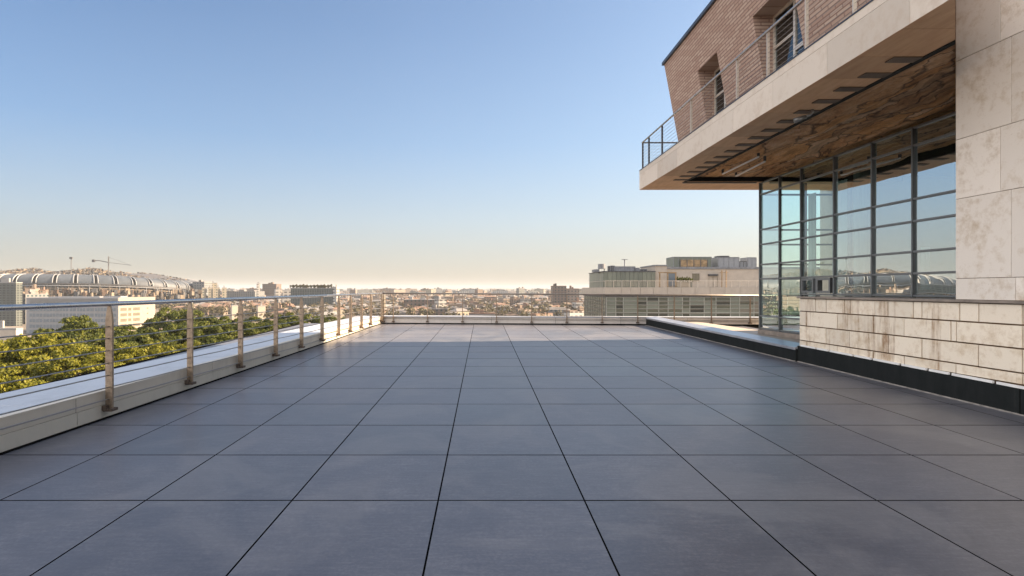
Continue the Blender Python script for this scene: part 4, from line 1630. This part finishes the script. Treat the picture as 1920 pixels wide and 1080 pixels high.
# ------------------------------------------------------------------ stadium
def stadium():
    C = (-548.0, 770.0)
    a, b = 150.0, 112.0
    t = thing('stadium', 'huge oval stadium under construction with a ring of curved metal panels', 'stadium', (C[0], C[1], GZ))

    def P(th, k=1.0):
        return C[0] + a * k * math.cos(th), C[1] + b * k * math.sin(th)

    def dip(th):
        return 7.0 * math.cos(th) ** 4

    n = 120
    # lower wall, three stepped tiers
    for (k0, k1, z0, z1, mt, nm) in ((1.0, 1.0, GZ - 2, -1.0, 'f_grey', 'lower_wall'), (1.03, 0.985, -0.5, 4.0, 'f_cream', 'middle_tier'), (0.955, 0.955, 4.1, 9.0, 'f_grey', 'upper_tier')):
        w = MB()
        for i in range(n):
            t0, t1 = 2 * math.pi * i / n, 2 * math.pi * (i + 1) / n
            p0, p1, q0, q1 = P(t0, k0), P(t1, k0), P(t0, k1), P(t1, k1)
            w.poly([(*p0, z0), (*p1, z0), (*q1, z1 - dip(t1) * (z1 > 0) * 0.5), (*q0, z1 - dip(t0) * (z1 > 0) * 0.5)])
            r0, r1 = P(t0, k1 * 0.9), P(t1, k1 * 0.9)
            w.poly([(*q0, z1 - dip(t0) * (z1 > 0) * 0.5), (*q1, z1 - dip(t1) * (z1 > 0) * 0.5), (*r1, z1), (*r0, z1)])
        w.build(nm, M[mt], t)
    # concourse ledge
    w = MB()
    for i in range(n):
        t0, t1 = 2 * math.pi * i / n, 2 * math.pi * (i + 1) / n
        p = [P(t0, 1.05), P(t1, 1.05), P(t1, 0.93), P(t0, 0.93)]
        zz = [9.2 - dip(t0), 9.2 - dip(t1), 9.2 - dip(t1), 9.2 - dip(t0)]
        w.hexa([(x, y, z - 1.2) for (x, y), z in zip(p, zz)] + [(x, y, z) for (x, y), z in zip(p, zz)])
    w.build('ledge', M['far_dark'], t)
    # bulging panels
    npan = 44
    for k in range(npan):
        th0 = 2 * math.pi * (k + 0.10) / npan
        th1 = 2 * math.pi * (k + 0.90) / npan
        pm = MB()
        nu, nv = 6, 8
        for j in range(nv + 1):
            f = j / nv
            ang = f * math.pi * 0.5
            kr = 0.90 + 0.12 * math.cos(ang) ** 0.8
            for i in range(nu + 1):
                th = th0 + (th1 - th0) * i / nu
                x, y = P(th, kr)
                pm.v.append((x, y, 9.4 - dip(th) + 10.5 * math.sin(ang)))
        for j in range(nv):
            for i in range(nu):
                q = j * (nu + 1) + i
                pm.f.append((q, q + 1, q + nu + 2, q + nu + 1))
                pm.m.append(0)
        pm.build('curved_panel', M['pan'], t, smooth=True)
        for th in (th0, th1):
            rb = MB()
            pts = []
            for j in range(nv + 1):
                ang = j / nv * math.pi * 0.5
                kr = 0.902 + 0.124 * math.cos(ang) ** 0.8
                x, y = P(th, kr)
                pts.append((x, y, 9.6 - dip(th) + 10.5 * math.sin(ang)))
            rb.tube(pts, 0.55, 6)
            rb.build('panel_rib', M['far_white'], t)
    for kk, zz, mt in ((1.045, 6.2, 'far_grey'), (1.04, 3.0, 'scaf_tan'), (1.04, 0.0, 'far_dark'), (1.045, -3.5, 'scaf_tan'), (1.045, -7.0, 'far_grey')):
        rg = MB()
        rg.tube([(*P(2 * math.pi * i / 90, kk), zz - 0.8 * dip(2 * math.pi * i / 90)) for i in range(91)], 0.7, 5)
        rg.build('gallery_rail', M[mt], t)
    for i in range(90):
        th = 2 * math.pi * i / 90
        if math.sin(th) > 0.3:
            continue
        cm_ = MB()
        x, y = P(th, 1.045)
        cm_.box(x - 0.35, x + 0.35, y - 0.35, y + 0.35, -20, 8.4 - dip(th))
        cm_.build('column', M['scaf_tan' if i % 3 else 'far_grey'], t)
    # dark inner drum between panels, roof and clutter
    d = MB()
    for i in range(n):
        t0, t1 = 2 * math.pi * i / n, 2 * math.pi * (i + 1) / n
        p0, p1 = P(t0, 0.90), P(t1, 0.90)
        d.poly([(*p0, 5), (*p1, 5), (*p1, 19.4 - dip(t1)), (*p0, 19.4 - dip(t0))])
        q0, q1 = P(t0, 0.6), P(t1, 0.6)
        d.poly([(*p0, 19.4 - dip(t0)), (*p1, 19.4 - dip(t1)), (*q1, 23), (*q0, 23)])
    d.build('inner_drum', M['far_dark'], t)
    rr = random.Random(9)
    cl = MB()
    for i in range(2400):
        th = rr.uniform(math.pi, 2 * math.pi) if rr.random() < 0.8 else rr.uniform(0, math.pi)
        k = rr.uniform(0.45, 0.88)
        x, y = P(th, k)
        z = 18.0 + (8.5 + 2.5 * math.sin(th * 5)) * ((0.88 - k) / 0.4) ** 0.7 - 0.7 * dip(th)
        s = rr.uniform(0.5, 2.0)
        cl.obox(x, y, s * rr.uniform(0.8, 4), s * 0.6, z - 2, z + rr.uniform(-0.8, 1.4), rr.random() * 3, rr.choice([0, 0, 1, 2, 3, 3, 1]))
    for i in range(160):
        th = rr.uniform(math.pi, 2 * math.pi)
        k = rr.uniform(0.5, 0.86)
        x, y = P(th, k)
        z = 18.0 + (8.5 + 2.5 * math.sin(th * 5)) * ((0.88 - k) / 0.4) ** 0.7 - 0.7 * dip(th)
        dx = rr.uniform(-7, 7)
        cl.tube([(x, y, z), (x + dx, y + 1, z + rr.uniform(0.5, 4))], 0.22, 4, rr.choice([0, 1, 2]))
    o = cl.build('roof_scaffold', [M['scaf_tan'], M['far_dark'], M['scaf_rust'], M['scaf_grey']], t, kind='stuff')
    # clutter at foot: masts and scaffolding
    cl = MB()
    for i in range(900):
        th = rr.uniform(math.pi * 1.02, 1.98 * math.pi)
        k = rr.uniform(1.05, 1.18)
        x, y = P(th, k)
        z = rr.uniform(-8, 3)
        if rr.random() < 0.35:
            cl.tube([(x, y, -10), (x + rr.uniform(-1, 1), y, z + 4)], 0.2, 4, rr.choice([0, 3, 2]))
        else:
            s = rr.uniform(0.8, 3.4)
            cl.obox(x, y, s * 1.6, s, z - 5, z, rr.random() * 3, rr.choice([0, 1, 2, 3, 0]))
    cl.build('site_scaffold', [M['scaf_tan'], M['scaf_grey'], M['scaf_rust'], M['far_dark']], t, kind='stuff')
    # crane
    X, Y, Z = at(203.5, 500, 700)
    c = thing('tower_crane', 'dark tower crane with long jib above the stadium roof', 'crane', (X, Y, 18))
    mm = MB()
    mm.tube([(X, Y, 15), (X, Y, at(0, 481, 700)[2])], 0.75, 4)
    mm.build('mast', M['far_dark'], c)
    jm = MB()
    pL, pM, pR = at(174, 488.5, 700), at(203, 492, 700), at(246, 497.5, 700)
    jm.tube([pL, at(186, 488.5, 700), pM], 0.5, 4)
    jm.tube([pM, pR], 0.22, 4)
    jm.tube([at(203.5, 482, 700), pR], 0.12, 4)
    jm.build('jib', M['far_dark'], c)
    cw = MB()
    cw.obox(pL[0] + 1, pL[1], 3.2, 2, pL[2] - 2.0, pL[2] + 1.2)
    cw.build('counterweight', M['far_dark'], c)
    X, Y, Z = at(133.5, 500, 690)
    c = thing('mast', 'thin dark floodlight mast above the left half of the stadium roof', 'mast', (X, Y, 18))
    mm = MB()
    mm.tube([(X, Y, 15), (X, Y, at(0, 484, 690)[2])], 0.45, 5)
    mm.build('pole', M['far_dark'], c)
    mm = MB()
    mm.obox(X, Y, 3.6, 1.5, at(0, 485.5, 690)[2], at(0, 482, 690)[2])
    mm.build('floodlight', M['far_dark'], c)


_m, _nt, _p = new_mat('panel_metal')
_g = G(_nt)
_n = _g.noise(_g.coord(), 0.06, 5, 0.7)
_g.l(_g.ramp(_n, [(0.3, (0.03, 0.038, 0.05)), (0.7, (0.08, 0.095, 0.115))]), _p.inputs['Base Color'])
_p.inputs['Metallic'].default_value = 0.0
_p.inputs['Roughness'].default_value = 0.6
M['pan'] = _m
stadium()


# ------------------------------------------------------------------ far office building, right of centre
def far_office():
    Y = 90.0
    t = thing('office_building', 'stone and green glass office building with roof terrace beyond the far railing', 'building', (35, 100, GZ))
    XC = at(1133, 0, Y)[0]
    XR = 62.0
    D = 20.0
    zs0, zs1 = at(0, 553.5, Y)[2], at(0, 538.7, Y)[2]
    # fascia panels
    f = MB()
    px = [1133, 1165, 1182, 1200, 1224, 1250, 1276, 1302, 1330, 1358, 1386, 1414, 1445, 1480, 1530, 1600]
    xs = [at(p, 0, Y)[0] for p in px]
    for a_, b_ in zip(xs[:-1], xs[1:]):
        f.box(a_ + 0.02, b_ - 0.02, Y - 0.3, Y + 0.2, zs0, zs1)
    ys = [Y + 0.2, Y + 4.2, Y + 8.4, Y + 12.6, Y + D]
    for a_, b_ in zip(ys[:-1], ys[1:]):
        f.box(XC, XC + 0.4, a_ + 0.02, b_ - 0.02, zs0, zs1)
    f.build('fascia', M['far_stone'], t)
    s = MB()
    s.box(XC + 0.41, XR, Y + 0.21, Y + D, zs0 + 0.1, zs1 - 0.1)
    s.build('roof_deck', M['r_grey'], t)
    sh = MB()
    sh.box(XC + 0.2, XR, Y - 0.1, Y + D, zs0 - 0.30, zs0 - 0.01)
    sh.build('shadow_gap', M['far_dark'], t)
    # facade: panes behind mullions
    rr = random.Random(21)
    top = zs0 - 0.31
    levels = []
    z = top
    hs = [0.62, 0.62, 0.62, 0.66]
    k = 0
    while z > -14:
        h = hs[k % 4]
        levels.append((z - h, z))
        z -= h
        k += 1
    kinds = []
    x = XC + 0.35
    M['fg_dark'] = plain('dark_glass', (0.03, 0.035, 0.03), 0.15)
    kq = ['fg_green', 'fg_pale', 'fg_warm', 'fg_dark', 'far_stone']
    edges = [XC + 0.35]
    while x < XR - 1:
        w = rr.choice([1.2, 1.5, 1.9, 2.3])
        pxl = x / Y * F + VX
        kind = rr.choices(['mix', 'pale', 'dark', 'warm'], [5, 4, 2, 1.2])[0]
        if 1258 < pxl < 1270:
            kind = 'stone'
            w = 0.9
        if 1385 < pxl < 1430:  # reflected stone put into the pane colours of these bays
            kind = 'warm'
        bay = MB()
        for (z0, z1) in levels:
            if kind == 'mix':
                q = rr.choice(['fg_green', 'fg_dark', 'fg_pale', 'fg_green'])
            elif kind == 'pale':
                q = 'fg_pale' if rr.random() < 0.85 else 'fg_green'
            elif kind == 'dark':
                q = 'fg_dark' if rr.random() < 0.7 else 'fg_green'
            elif kind == 'warm':
                q = rr.choice(['fg_warm', 'fg_warm', 'fg_pale', 'fg_green'])
            else:
                q = 'far_stone'
            o = rr.uniform(0, 0.02)
            bay.box(x + 0.03, x + w - 0.03, Y + 0.02 + o, Y + 0.08, z0 + 0.03, z1 - 0.03, kq.index(q))
        bay.build('glazing', [M[k_] for k_ in kq], t)
        x += w
        edges.append(x)
    bk = MB()
    bk.box(XC + 0.32, XR, Y + 0.085, Y + D - 0.2, GZ - 1, top)
    bk.build('body', M['far_grey'], t)
    mu = MB()
    for x in edges:
        mu.box(x - 0.05, x + 0.05, Y - 0.06, Y + 0.019, -14, top)
    for k, (z0, z1) in enumerate(levels):
        th = 0.03 if k % 4 else 0.07
        for xa, xb in zip(edges[:-1], edges[1:]):
            mu.box(xa + 0.051, xb - 0.051, Y - 0.03, Y + 0.018, z1 - th, z1 + th * (k > 0))
    mu.build('mullions', M['far_frame'], t)
    # left side glazing
    sg, sm = MB(), MB()
    y = Y + 0.3
    while y < Y + D - 2:
        for (z0, z1) in levels:
            sg.box(XC + 0.24, XC + 0.30, y + 0.05, y + 1.55, z0 + 0.03, z1 - 0.03)
        sm.box(XC + 0.16, XC + 0.235, y - 0.05, y + 0.05, -14, top)
        y += 1.6
    sg.build('side_glazing', M['fg_green'], t)
    sm.build('side_mullions', M['far_frame'], t)
    # green glass penthouse
    Yp = 93.0
    x0, x1 = at(1131.5, 0, Yp)[0], at(1229, 0, Yp)[0]
    zp = at(0, 509.5, Yp)[2]
    g_ = MB()
    n = 12
    for i in range(n):
        a_, b_ = x0 + (x1 - x0) * i / n, x0 + (x1 - x0) * (i + 1) / n
        for (z0, z1) in ((zs1, zs1 + 1.0), (zs1 + 1.0, zp)):
            g_.box(a_ + 0.02, b_ - 0.02, Yp, Yp + 0.1, z0 + 0.02, z1 - 0.02)
    for i in range(8):
        a_, b_ = Yp + 0.12 + i * 1.5, Yp + 0.12 + (i + 1) * 1.5
        g_.box(x0, x0 + 0.1, a_, b_ - 0.04, zs1 + 0.02, zp - 0.02)
    g_.build('penthouse_glazing', M['fg_pale'], t)
    g_ = MB()
    g_.box(x0 + 0.12, x1, Yp + 0.12, Yp + 13, zs1 - 0.1, zp - 0.03)
    g_.build('penthouse_core', M['far_grey'], t)
    g_ = MB()
    g_.box(x0 - 0.1, x1 + 0.05, Yp - 0.12, Yp + 12.5, zp, zp + 0.12)
    g_.build('penthouse_roof', M['far_dark'], t)
    # stone penthouse
    Ys = 94.0
    def XZ(px_, py_, Y_=Ys):
        q = at(px_, py_, Y_)
        return q[0], q[2]
    xa, zt1 = XZ(1226, 499)
    xb = XZ(1248, 0)[0]
    st = MB()
    st.box(xa, xb, Ys - 0.6, Ys + 8, zs1, zt1)
    st.box(xb, XR, Ys, Ys + 12, zs1, XZ(0, 504.5)[1])
    st.build('penthouse_wall', M['far_stone'], t)
    st = MB()
    st.box(xb + 0.05, XR, Ys - 0.15, Ys + 12.1, XZ(0, 504.3)[1], XZ(0, 500.5)[1])
    st.box(xa - 0.1, xb + 0.04, Ys - 0.75, Ys + 8.1, zt1 + 0.01, zt1 + 0.2)
    st.build('penthouse_coping', M['far_grey'], t)
    for (p0, p1, q0, q1, mt) in ((1298, 1310, 514, 527, 'shutter'), (1236, 1267, 513, 537, 'fg_blue'), (1329, 1344, 518, 538, 'far_stone')):
        (xx0, zz1), (xx1, zz0) = XZ(p0, q0), XZ(p1, q1)
        w = MB()
        w.box(xx0, xx1, Ys - 0.09, Ys - 0.012, zz0, zz1)
        w.box(xx0 - 0.06, xx1 + 0.06, Ys - 0.12, Ys - 0.013, zz1 + 0.001, zz1 + 0.1, 1)
        w.box(xx1 + 0.001, xx1 + 0.07, Ys - 0.12, Ys - 0.013, zz0, zz1, 1)
        w.box((xx0 + xx1) / 2 - 0.03, (xx0 + xx1) / 2 + 0.03, Ys - 0.12, Ys - 0.091, zz0, zz1, 1)
        w.build('window', [M[mt], M['shutter']], t)
    # awning over the door
    w = MB()
    (xx0, zz1), (xx1, zz0) = XZ(1327, 514), XZ(1344, 517)
    w.box(xx0, xx1, Ys - 0.6, Ys - 0.01, zz0, zz1)
    w.build('door_canopy', M['far_dark'], t)
    # roof railing
    rl = MB()
    zr = zs1 + 1.02
    rl.tube([(XC + 0.1, Y - 0.15, zr), (XR, Y - 0.15, zr)], 0.035, 6)
    rl.tube([(XC + 0.1, Y - 0.15, zr), (XC + 0.1, Y + 14, zr)], 0.035, 6)
    for k in range(5):
        zz = zs1 + 0.2 + 0.16 * k
        rl.tube([(XC + 0.1, Y - 0.15, zz), (XR, Y - 0.15, zz)], 0.009, 4)
    x = XC + 0.1
    while x < XR:
        rl.box(x - 0.025, x + 0.025, Y - 0.17, Y - 0.13, zs1, zr)
        x += 1.35
    rl.build('roof_railing', M['rail_white'], t)
    # pergola posts
    pg = MB()
    for p_ in (1237, 1252, 1267):
        X_ = at(p_, 0, 91.5)[0]
        pg.box(X_ - 0.08, X_ + 0.08, 91.4, 91.6, zs1, at(0, 512, 91.5)[2])
    X0_, X1_ = at(1235, 0, 91.5)[0], at(1268, 0, 91.5)[0]
    pg.box(X0_, X1_, 91.38, 91.62, at(0, 512, 91.5)[2] + 0.002, at(0, 510, 91.5)[2])
    pg.build('pergola', M['bronze'], t)
    ch = MB()
    for p_ in (1353.5, 1361.5):
        X_ = at(p_, 0, 93)[0]
        ch.tube([(X_, 93, zs1), (X_, 93, at(0, 507, 93)[2])], 0.10, 8)
        ch.tube([(X_ - 0.35, 93, at(0, 511, 93)[2]), (X_ + 0.35, 93, at(0, 511, 93)[2])], 0.05, 6)
    ch.build('flue_pipe', M['bronze'], t)

    # roof equipment, each a thing standing on the roof
    def unit(name, label, cat, p0, p1, q0, q1, Yu, dep, mt, mt2='far_dark', group='equipment on the far office roof'):
        (X0_, _, Z1_), (X1_, _, Z0_) = at(p0, q0, Yu), at(p1, q1, Yu)
        u = thing(name, label, cat, ((X0_ + X1_) / 2, Yu, Z0_), group)
        b = MB()
        b.box(X0_, X1_, Yu, Yu + dep, Z0_, Z1_)
        b.build('casing', M[mt], u, bevel=0.04)
        b = MB()
        n_ = max(2, int((X1_ - X0_) / 0.8))
        for i in range(n_ + 1):
            x_ = X0_ + (X1_ - X0_) * i / n_
            b.box(x_ - 0.04, x_ + 0.04, Yu - 0.05, Yu - 0.002, Z0_, Z1_ + 0.02)
        b.box(X0_, X1_, Yu - 0.04, Yu + dep, Z1_ + 0.02, Z1_ + 0.1)
        b.build('frame', M[mt2], u)
        return u
    zb = 504
    unit('roof_cabin', 'long glazed cabin with bronze panels on the far office roof', 'roof cabin', 1263, 1334, 482.5, 501, 98, 4, 'fg_pale', 'far_grey')
    q = MB()
    (X0_, _, Z1_), (X1_, _, Z0_) = at(1275, 487, 97.9), at(1326, 500, 97.9)
    u = thing('bronze_screen', 'bronze screen standing in front of the glazed roof cabin', 'screen', (X0_, 97.8, Z0_))
    q.box(X0_, X1_, 97.80, 97.88, Z0_, Z1_)
    q.build('panel', M['bronze'], u)
    q = MB()
    for i in range(5):
        x_ = X0_ + (X1_ - X0_) * i / 4
        q.box(x_ - 0.05, x_ + 0.05, 97.72, 97.798, Z0_ - 0.3, Z1_)
    q.build('upright', M['far_dark'], u)
    unit('air_handler', 'wide white air handling unit on the far office roof', 'ventilation unit', 1347, 1386, 483, 501, 98, 4, 'far_white', 'far_grey')
    unit('air_handler', 'smaller white unit right of the wide white air handling unit', 'ventilation unit', 1402, 1418, 483.5, 501, 98, 3, 'far_white', 'far_grey')
    unit('air_handler', 'low pale pipe rack between the two white roof units', 'ventilation unit', 1387, 1401, 491, 501, 98.5, 3, 'far_white', 'far_dark')
    unit('hatch_cover', 'thin dark hatch on top of the wide white roof unit', 'hatch', 1348, 1367, 480.6, 482, 98.4, 2, 'far_dark', 'far_dark')
    X_, Y_, Z_ = at(1128, 507, 96)
    u = thing('water_tank', 'round grey water tank at the left end of the green glass penthouse roof', 'tank', (X_, Y_, Z_ - 0.3), 'equipment on the far office roof')
    q = MB()
    q.tube([(X_, Y_, at(0, 504, 96)[2]), (X_, Y_, at(0, 495, 96)[2])], 0.62, 16)
    q.build('tank_body', M['far_grey'], u)
    q = MB()
    for dx in (-0.45, 0.45):
        q.box(X_ + dx - 0.06, X_ + dx + 0.06, Y_ - 0.06, Y_ + 0.06, Z_ - 0.5, at(0, 504, 96)[2])
    q.build('leg', M['far_dark'], u)
    X_, Y_, Z_ = at(1171, 509, 96)
    u = thing('antenna', 'tall T shaped antenna on the green glass penthouse roof', 'antenna', (X_, Y_, Z_ - 0.3))
    q = MB()
    q.tube([(X_, Y_, Z_ - 0.4), (X_, Y_, at(0, 487, 96)[2])], 0.10, 6)
    q.build('pole', M['far_grey'], u)
    q = MB()
    q.box(X_ - 0.5, X_ + 0.5, Y_ - 0.1, Y_ + 0.1, at(0, 487, 96)[2], at(0, 486, 96)[2])
    q.build('crossbar', M['far_grey'], u)
    labs = ['dark rounded fan box left of the antenna', 'long low grey plant box behind the antenna foot', 'sloping grey duct right of the antenna', 'low dark duct at the right end of the green penthouse roof', 'small grey box near the left end of the green penthouse roof']
    pos = [(1145, 1153, 499, 509, 'far_dark'), (1152, 1191, 500.5, 509, 'far_grey'), (1189, 1199, 503, 509, 'far_grey'), (1200, 1213, 505.5, 509.5, 'far_dark'), (1115, 1123, 506, 510, 'far_grey')]
    for (p0, p1, q0, q1, mt), lab in zip(pos, labs):
        unit('roof_duct', lab, 'ventilation unit', p0, p1, q0, q1, 95.2, 2.5, mt, 'far_grey')
    u_x, _, _ = at(1097, 0, 104)
    # planters
    me = crown_mesh('hedge_leaves', 55, 0.62, 0.4, 0.36, 14, 36, 0.07, M['leaf_g'])
    for k in range(6):
        px_ = 1271 + k * 4.4
        o = bpy.data.objects.new('roof_plant', me)
        COL.objects.link(o)
        X_, Y_, Z_ = at(px_, 526.5 if k % 2 else 525, 91.6)
        o.location = (X_, Y_, Z_)
        o.scale = (1.0, 1.0, 1.8)
        tag(o, 'dark bushy plant in the row beside the pergola on the far office terrace', 'plant', 'plants on the far office terrace')
    (X0_, _, Z1_), (X1_, _, Z0_) = at(1268, 529, 91.6), at(1297, 538, 91.6)
    u = thing('planter_box', 'cream planter box holding bushy plants on the far office terrace', 'planter', (X0_, 91.6, zs1))
    q = MB()
    q.box(X0_, X1_, 91.3, 92.0, zs1 + 0.01, Z1_)
    q.build('box', M['f_cream'], u, bevel=0.03)
    q = MB()
    q.box(X0_ - 0.05, X1_ + 0.05, 91.25, 92.05, Z1_ + 0.001, Z1_ + 0.06)
    q.build('rim', M['far_frame'], u)


far_office()


# ------------------------------------------------------------------ the wide city
def city():
    rr = random.Random(77)
    spots = []
    # rings of streets, denser near
    D = 420.0
    while D < 4400:
        step = 17 + D * 0.014
        half = 0.5
        x = -0.92 * D
        while x < 0.60 * D:
            w = rr.uniform(8, 20) * (1 if D < 1400 else 1.6)
            px = VX + F * x / D
            ok = True
            if px < 660 and D < 900:
                ok = px > 290 and D > 500 or (px > 430 and D > 440)
            # keep clear of stadium
            if ((x + 548) / 185) ** 2 + ((D - 770) / 150) ** 2 < 1:
                ok = False
            if px < 330 and D < 620:
                ok = False
            if rr.random() < 0.12:
                ok = False
            if ok:
                spots.append((x + w / 2, D + rr.uniform(-8, 8), w, rr.uniform(6, 11)))
            x += w + rr.uniform(1, 10)
        D += step
    spots.sort(key=lambda s: s[1])
    walls = ['f_cream', 'f_white', 'f_grey', 'f_brown', 'f_pink']
    wl_ = ['cream', 'white', 'grey', 'brown', 'pink']
    roofs = ['r_grey', 'r_white', 'r_red', 'r_brown']
    rl_ = ['grey', 'white', 'red tiled', 'brown']

    def geo(mb, x, y, w, d, h, rot, mw, mr, hip):
        c = mb.obox(x, y, w, d, GZ - 1, GZ + h, rot, mw)
        if hip:
            ca, sa = math.cos(rot), math.sin(rot)
            z = GZ + h
            e = 1.05
            q = []
            for a_, b_ in ((-1, -1), (1, -1), (1, 1), (-1, 1)):
                X, Y = a_ * w / 2 * e, b_ * d / 2 * e
                q.append((x + X * ca - Y * sa, y + X * sa + Y * ca, z + 0.02))
            r0 = (x - w * 0.28 * ca, y - w * 0.28 * sa, z + d * 0.22)
            r1 = (x + w * 0.28 * ca, y + w * 0.28 * sa, z + d * 0.22)
            mb.poly([q[0], q[1], r1, r0], mr)
            mb.poly([q[1], q[2], r1], mr)
            mb.poly([q[2], q[3], r0, r1], mr)
            mb.poly([q[3], q[0], r0], mr)
        else:
            mb.obox(x, y, w * 1.02, d * 1.02, GZ + h + 0.02, GZ + h + 0.9, rot, mr)
            for k in range(2):
                mb.obox(x + rr.uniform(-0.3, 0.3) * w, y + rr.uniform(-0.2, 0.2) * d, w * rr.uniform(0.08, 0.25), d * 0.3, GZ + h + 0.9, GZ + h + rr.uniform(2, 4), rot, mr)

    n_ind = 290
    mass = MB()
    allm = [M[q] for q in walls + roofs]
    for i, (x, y, w, d) in enumerate(spots):
        iw, ir = rr.choices(range(5), [2.2, 1.4, 2.6, 2.6, 2.6])[0], rr.choices(range(4), [3, 0.7, 2, 3])[0]
        h = rr.uniform(3.5, 8) if y < 900 else rr.uniform(5, 13)
        if y > 1000 and rr.random() < 0.05:
            h = rr.uniform(16, 26)
            w *= 1.3
        if y > 2500:
            h *= 1.15
        rot = rr.choice([rr.uniform(0.15, 0.9), rr.uniform(-0.4, 0.2)])
        hip = h < 12 and rr.random() < 0.6
        if i < n_ind:
            mb = MB()
            geo(mb, x, y, w, d, h, rot, 0, 1, hip)
            t = thing('city_building', '', 'building', (x, y, GZ), 'buildings of the city beyond the terrace')
            t['label'] = '%s block with %s %s roof in the crowded city below the terrace' % (wl_[iw], rl_[ir], 'pitched' if hip else 'flat')
            o = mb.build('city_building', [M[walls[iw]], M[roofs[ir]]], t)
            # single mesh: drop the empty
            o.parent = None
            o.name = 'city_building'
            o.location = t.location
            o['label'], o['category'], o['group'] = t['label'], 'building', t['group']
            bpy.data.objects.remove(t)
        else:
            geo(mass, x, y, w, d, h, rot, iw, 5 + ir, hip)
    o = mass.build('far_city', allm)
    tag(o, 'mass of far off roofs and blocks fading towards the horizon', 'city', kind='stuff')

    # street trees between the houses
    rs = np.random.RandomState(4)
    N = 3400
    d = 400 * (4200 / 400) ** rs.uniform(0, 1, N)
    ang = rs.uniform(-0.95, 0.62, N)
    X = ang * d
    keep = ~((((X + 548) / 165) ** 2 + ((d - 770) / 128) ** 2) < 1)
    keep &= ~((X / d < -0.55) & (d < 480))
    X, d = X[keep], d[keep]
    n = len(X)
    allv = []
    for k in range(n):
        m_ = 46 if d[k] < 900 else 20
        r = rs.uniform(2.5, 5.0)
        dd = rs.normal(size=(m_, 3))
        dd /= np.linalg.norm(dd, axis=1)[:, None]
        c = np.array([X[k], d[k], GZ + rs.uniform(3, 8)])
        p = c + dd * r * np.array([1, 1, 0.9]) * rs.uniform(0.6, 1.0, (m_, 1))
        t1 = np.cross(dd, rs.normal(size=(m_, 3)))
        t1 /= np.linalg.norm(t1, axis=1)[:, None]
        t2 = np.cross(dd, t1)
        s = (0.9 if d[k] < 900 else 1.6) * rs.uniform(0.6, 1.2, (m_, 1))
        allv.append(np.stack([p - t1 * s, p - t2 * s, p + t1 * s, p + t2 * s], axis=1).reshape(-1, 3))
    v = np.concatenate(allv)
    nq = len(v) // 4
    me = bpy.data.meshes.new('city_trees')
    me.vertices.add(len(v))
    me.vertices.foreach_set('co', v.ravel())
    me.loops.add(nq * 4)
    me.loops.foreach_set('vertex_index', np.arange(nq * 4))
    me.polygons.add(nq)
    me.polygons.foreach_set('loop_start', np.arange(nq) * 4)
    me.polygons.foreach_set('loop_total', np.full(nq, 4))
    me.materials.append(M['leaf_far'])
    me.update()
    o = bpy.data.objects.new('city_trees', me)
    COL.objects.link(o)
    tag(o, 'brownish tree cover scattered between the city roofs', 'trees', kind='stuff')


city()

# ------------------------------------------------------------------ air
def haze():
    mb = MB()
    mb.box(-9100, 9100, -9100, 9100, GZ - 3, 60)
    m, nt, p = new_mat('haze')
    nt.nodes.remove(p)
    g = G(nt)
    pv = g.n('ShaderNodeVolumePrincipled')
    pv.inputs['Color'].default_value = (0.66, 0.72, 0.78, 1)
    pv.inputs['Density'].default_value = 0.00010
    pv.inputs['Anisotropy'].default_value = 0.0
    g.l(pv.outputs[0], nt.nodes['Material Output'].inputs['Volume'])
    o = mb.build('haze', m)
    tag(o, 'pale haze over the far city', 'haze', kind='stuff')


haze()

for _o in bpy.data.objects:
    if '_org' in _o:
        del _o['_org']
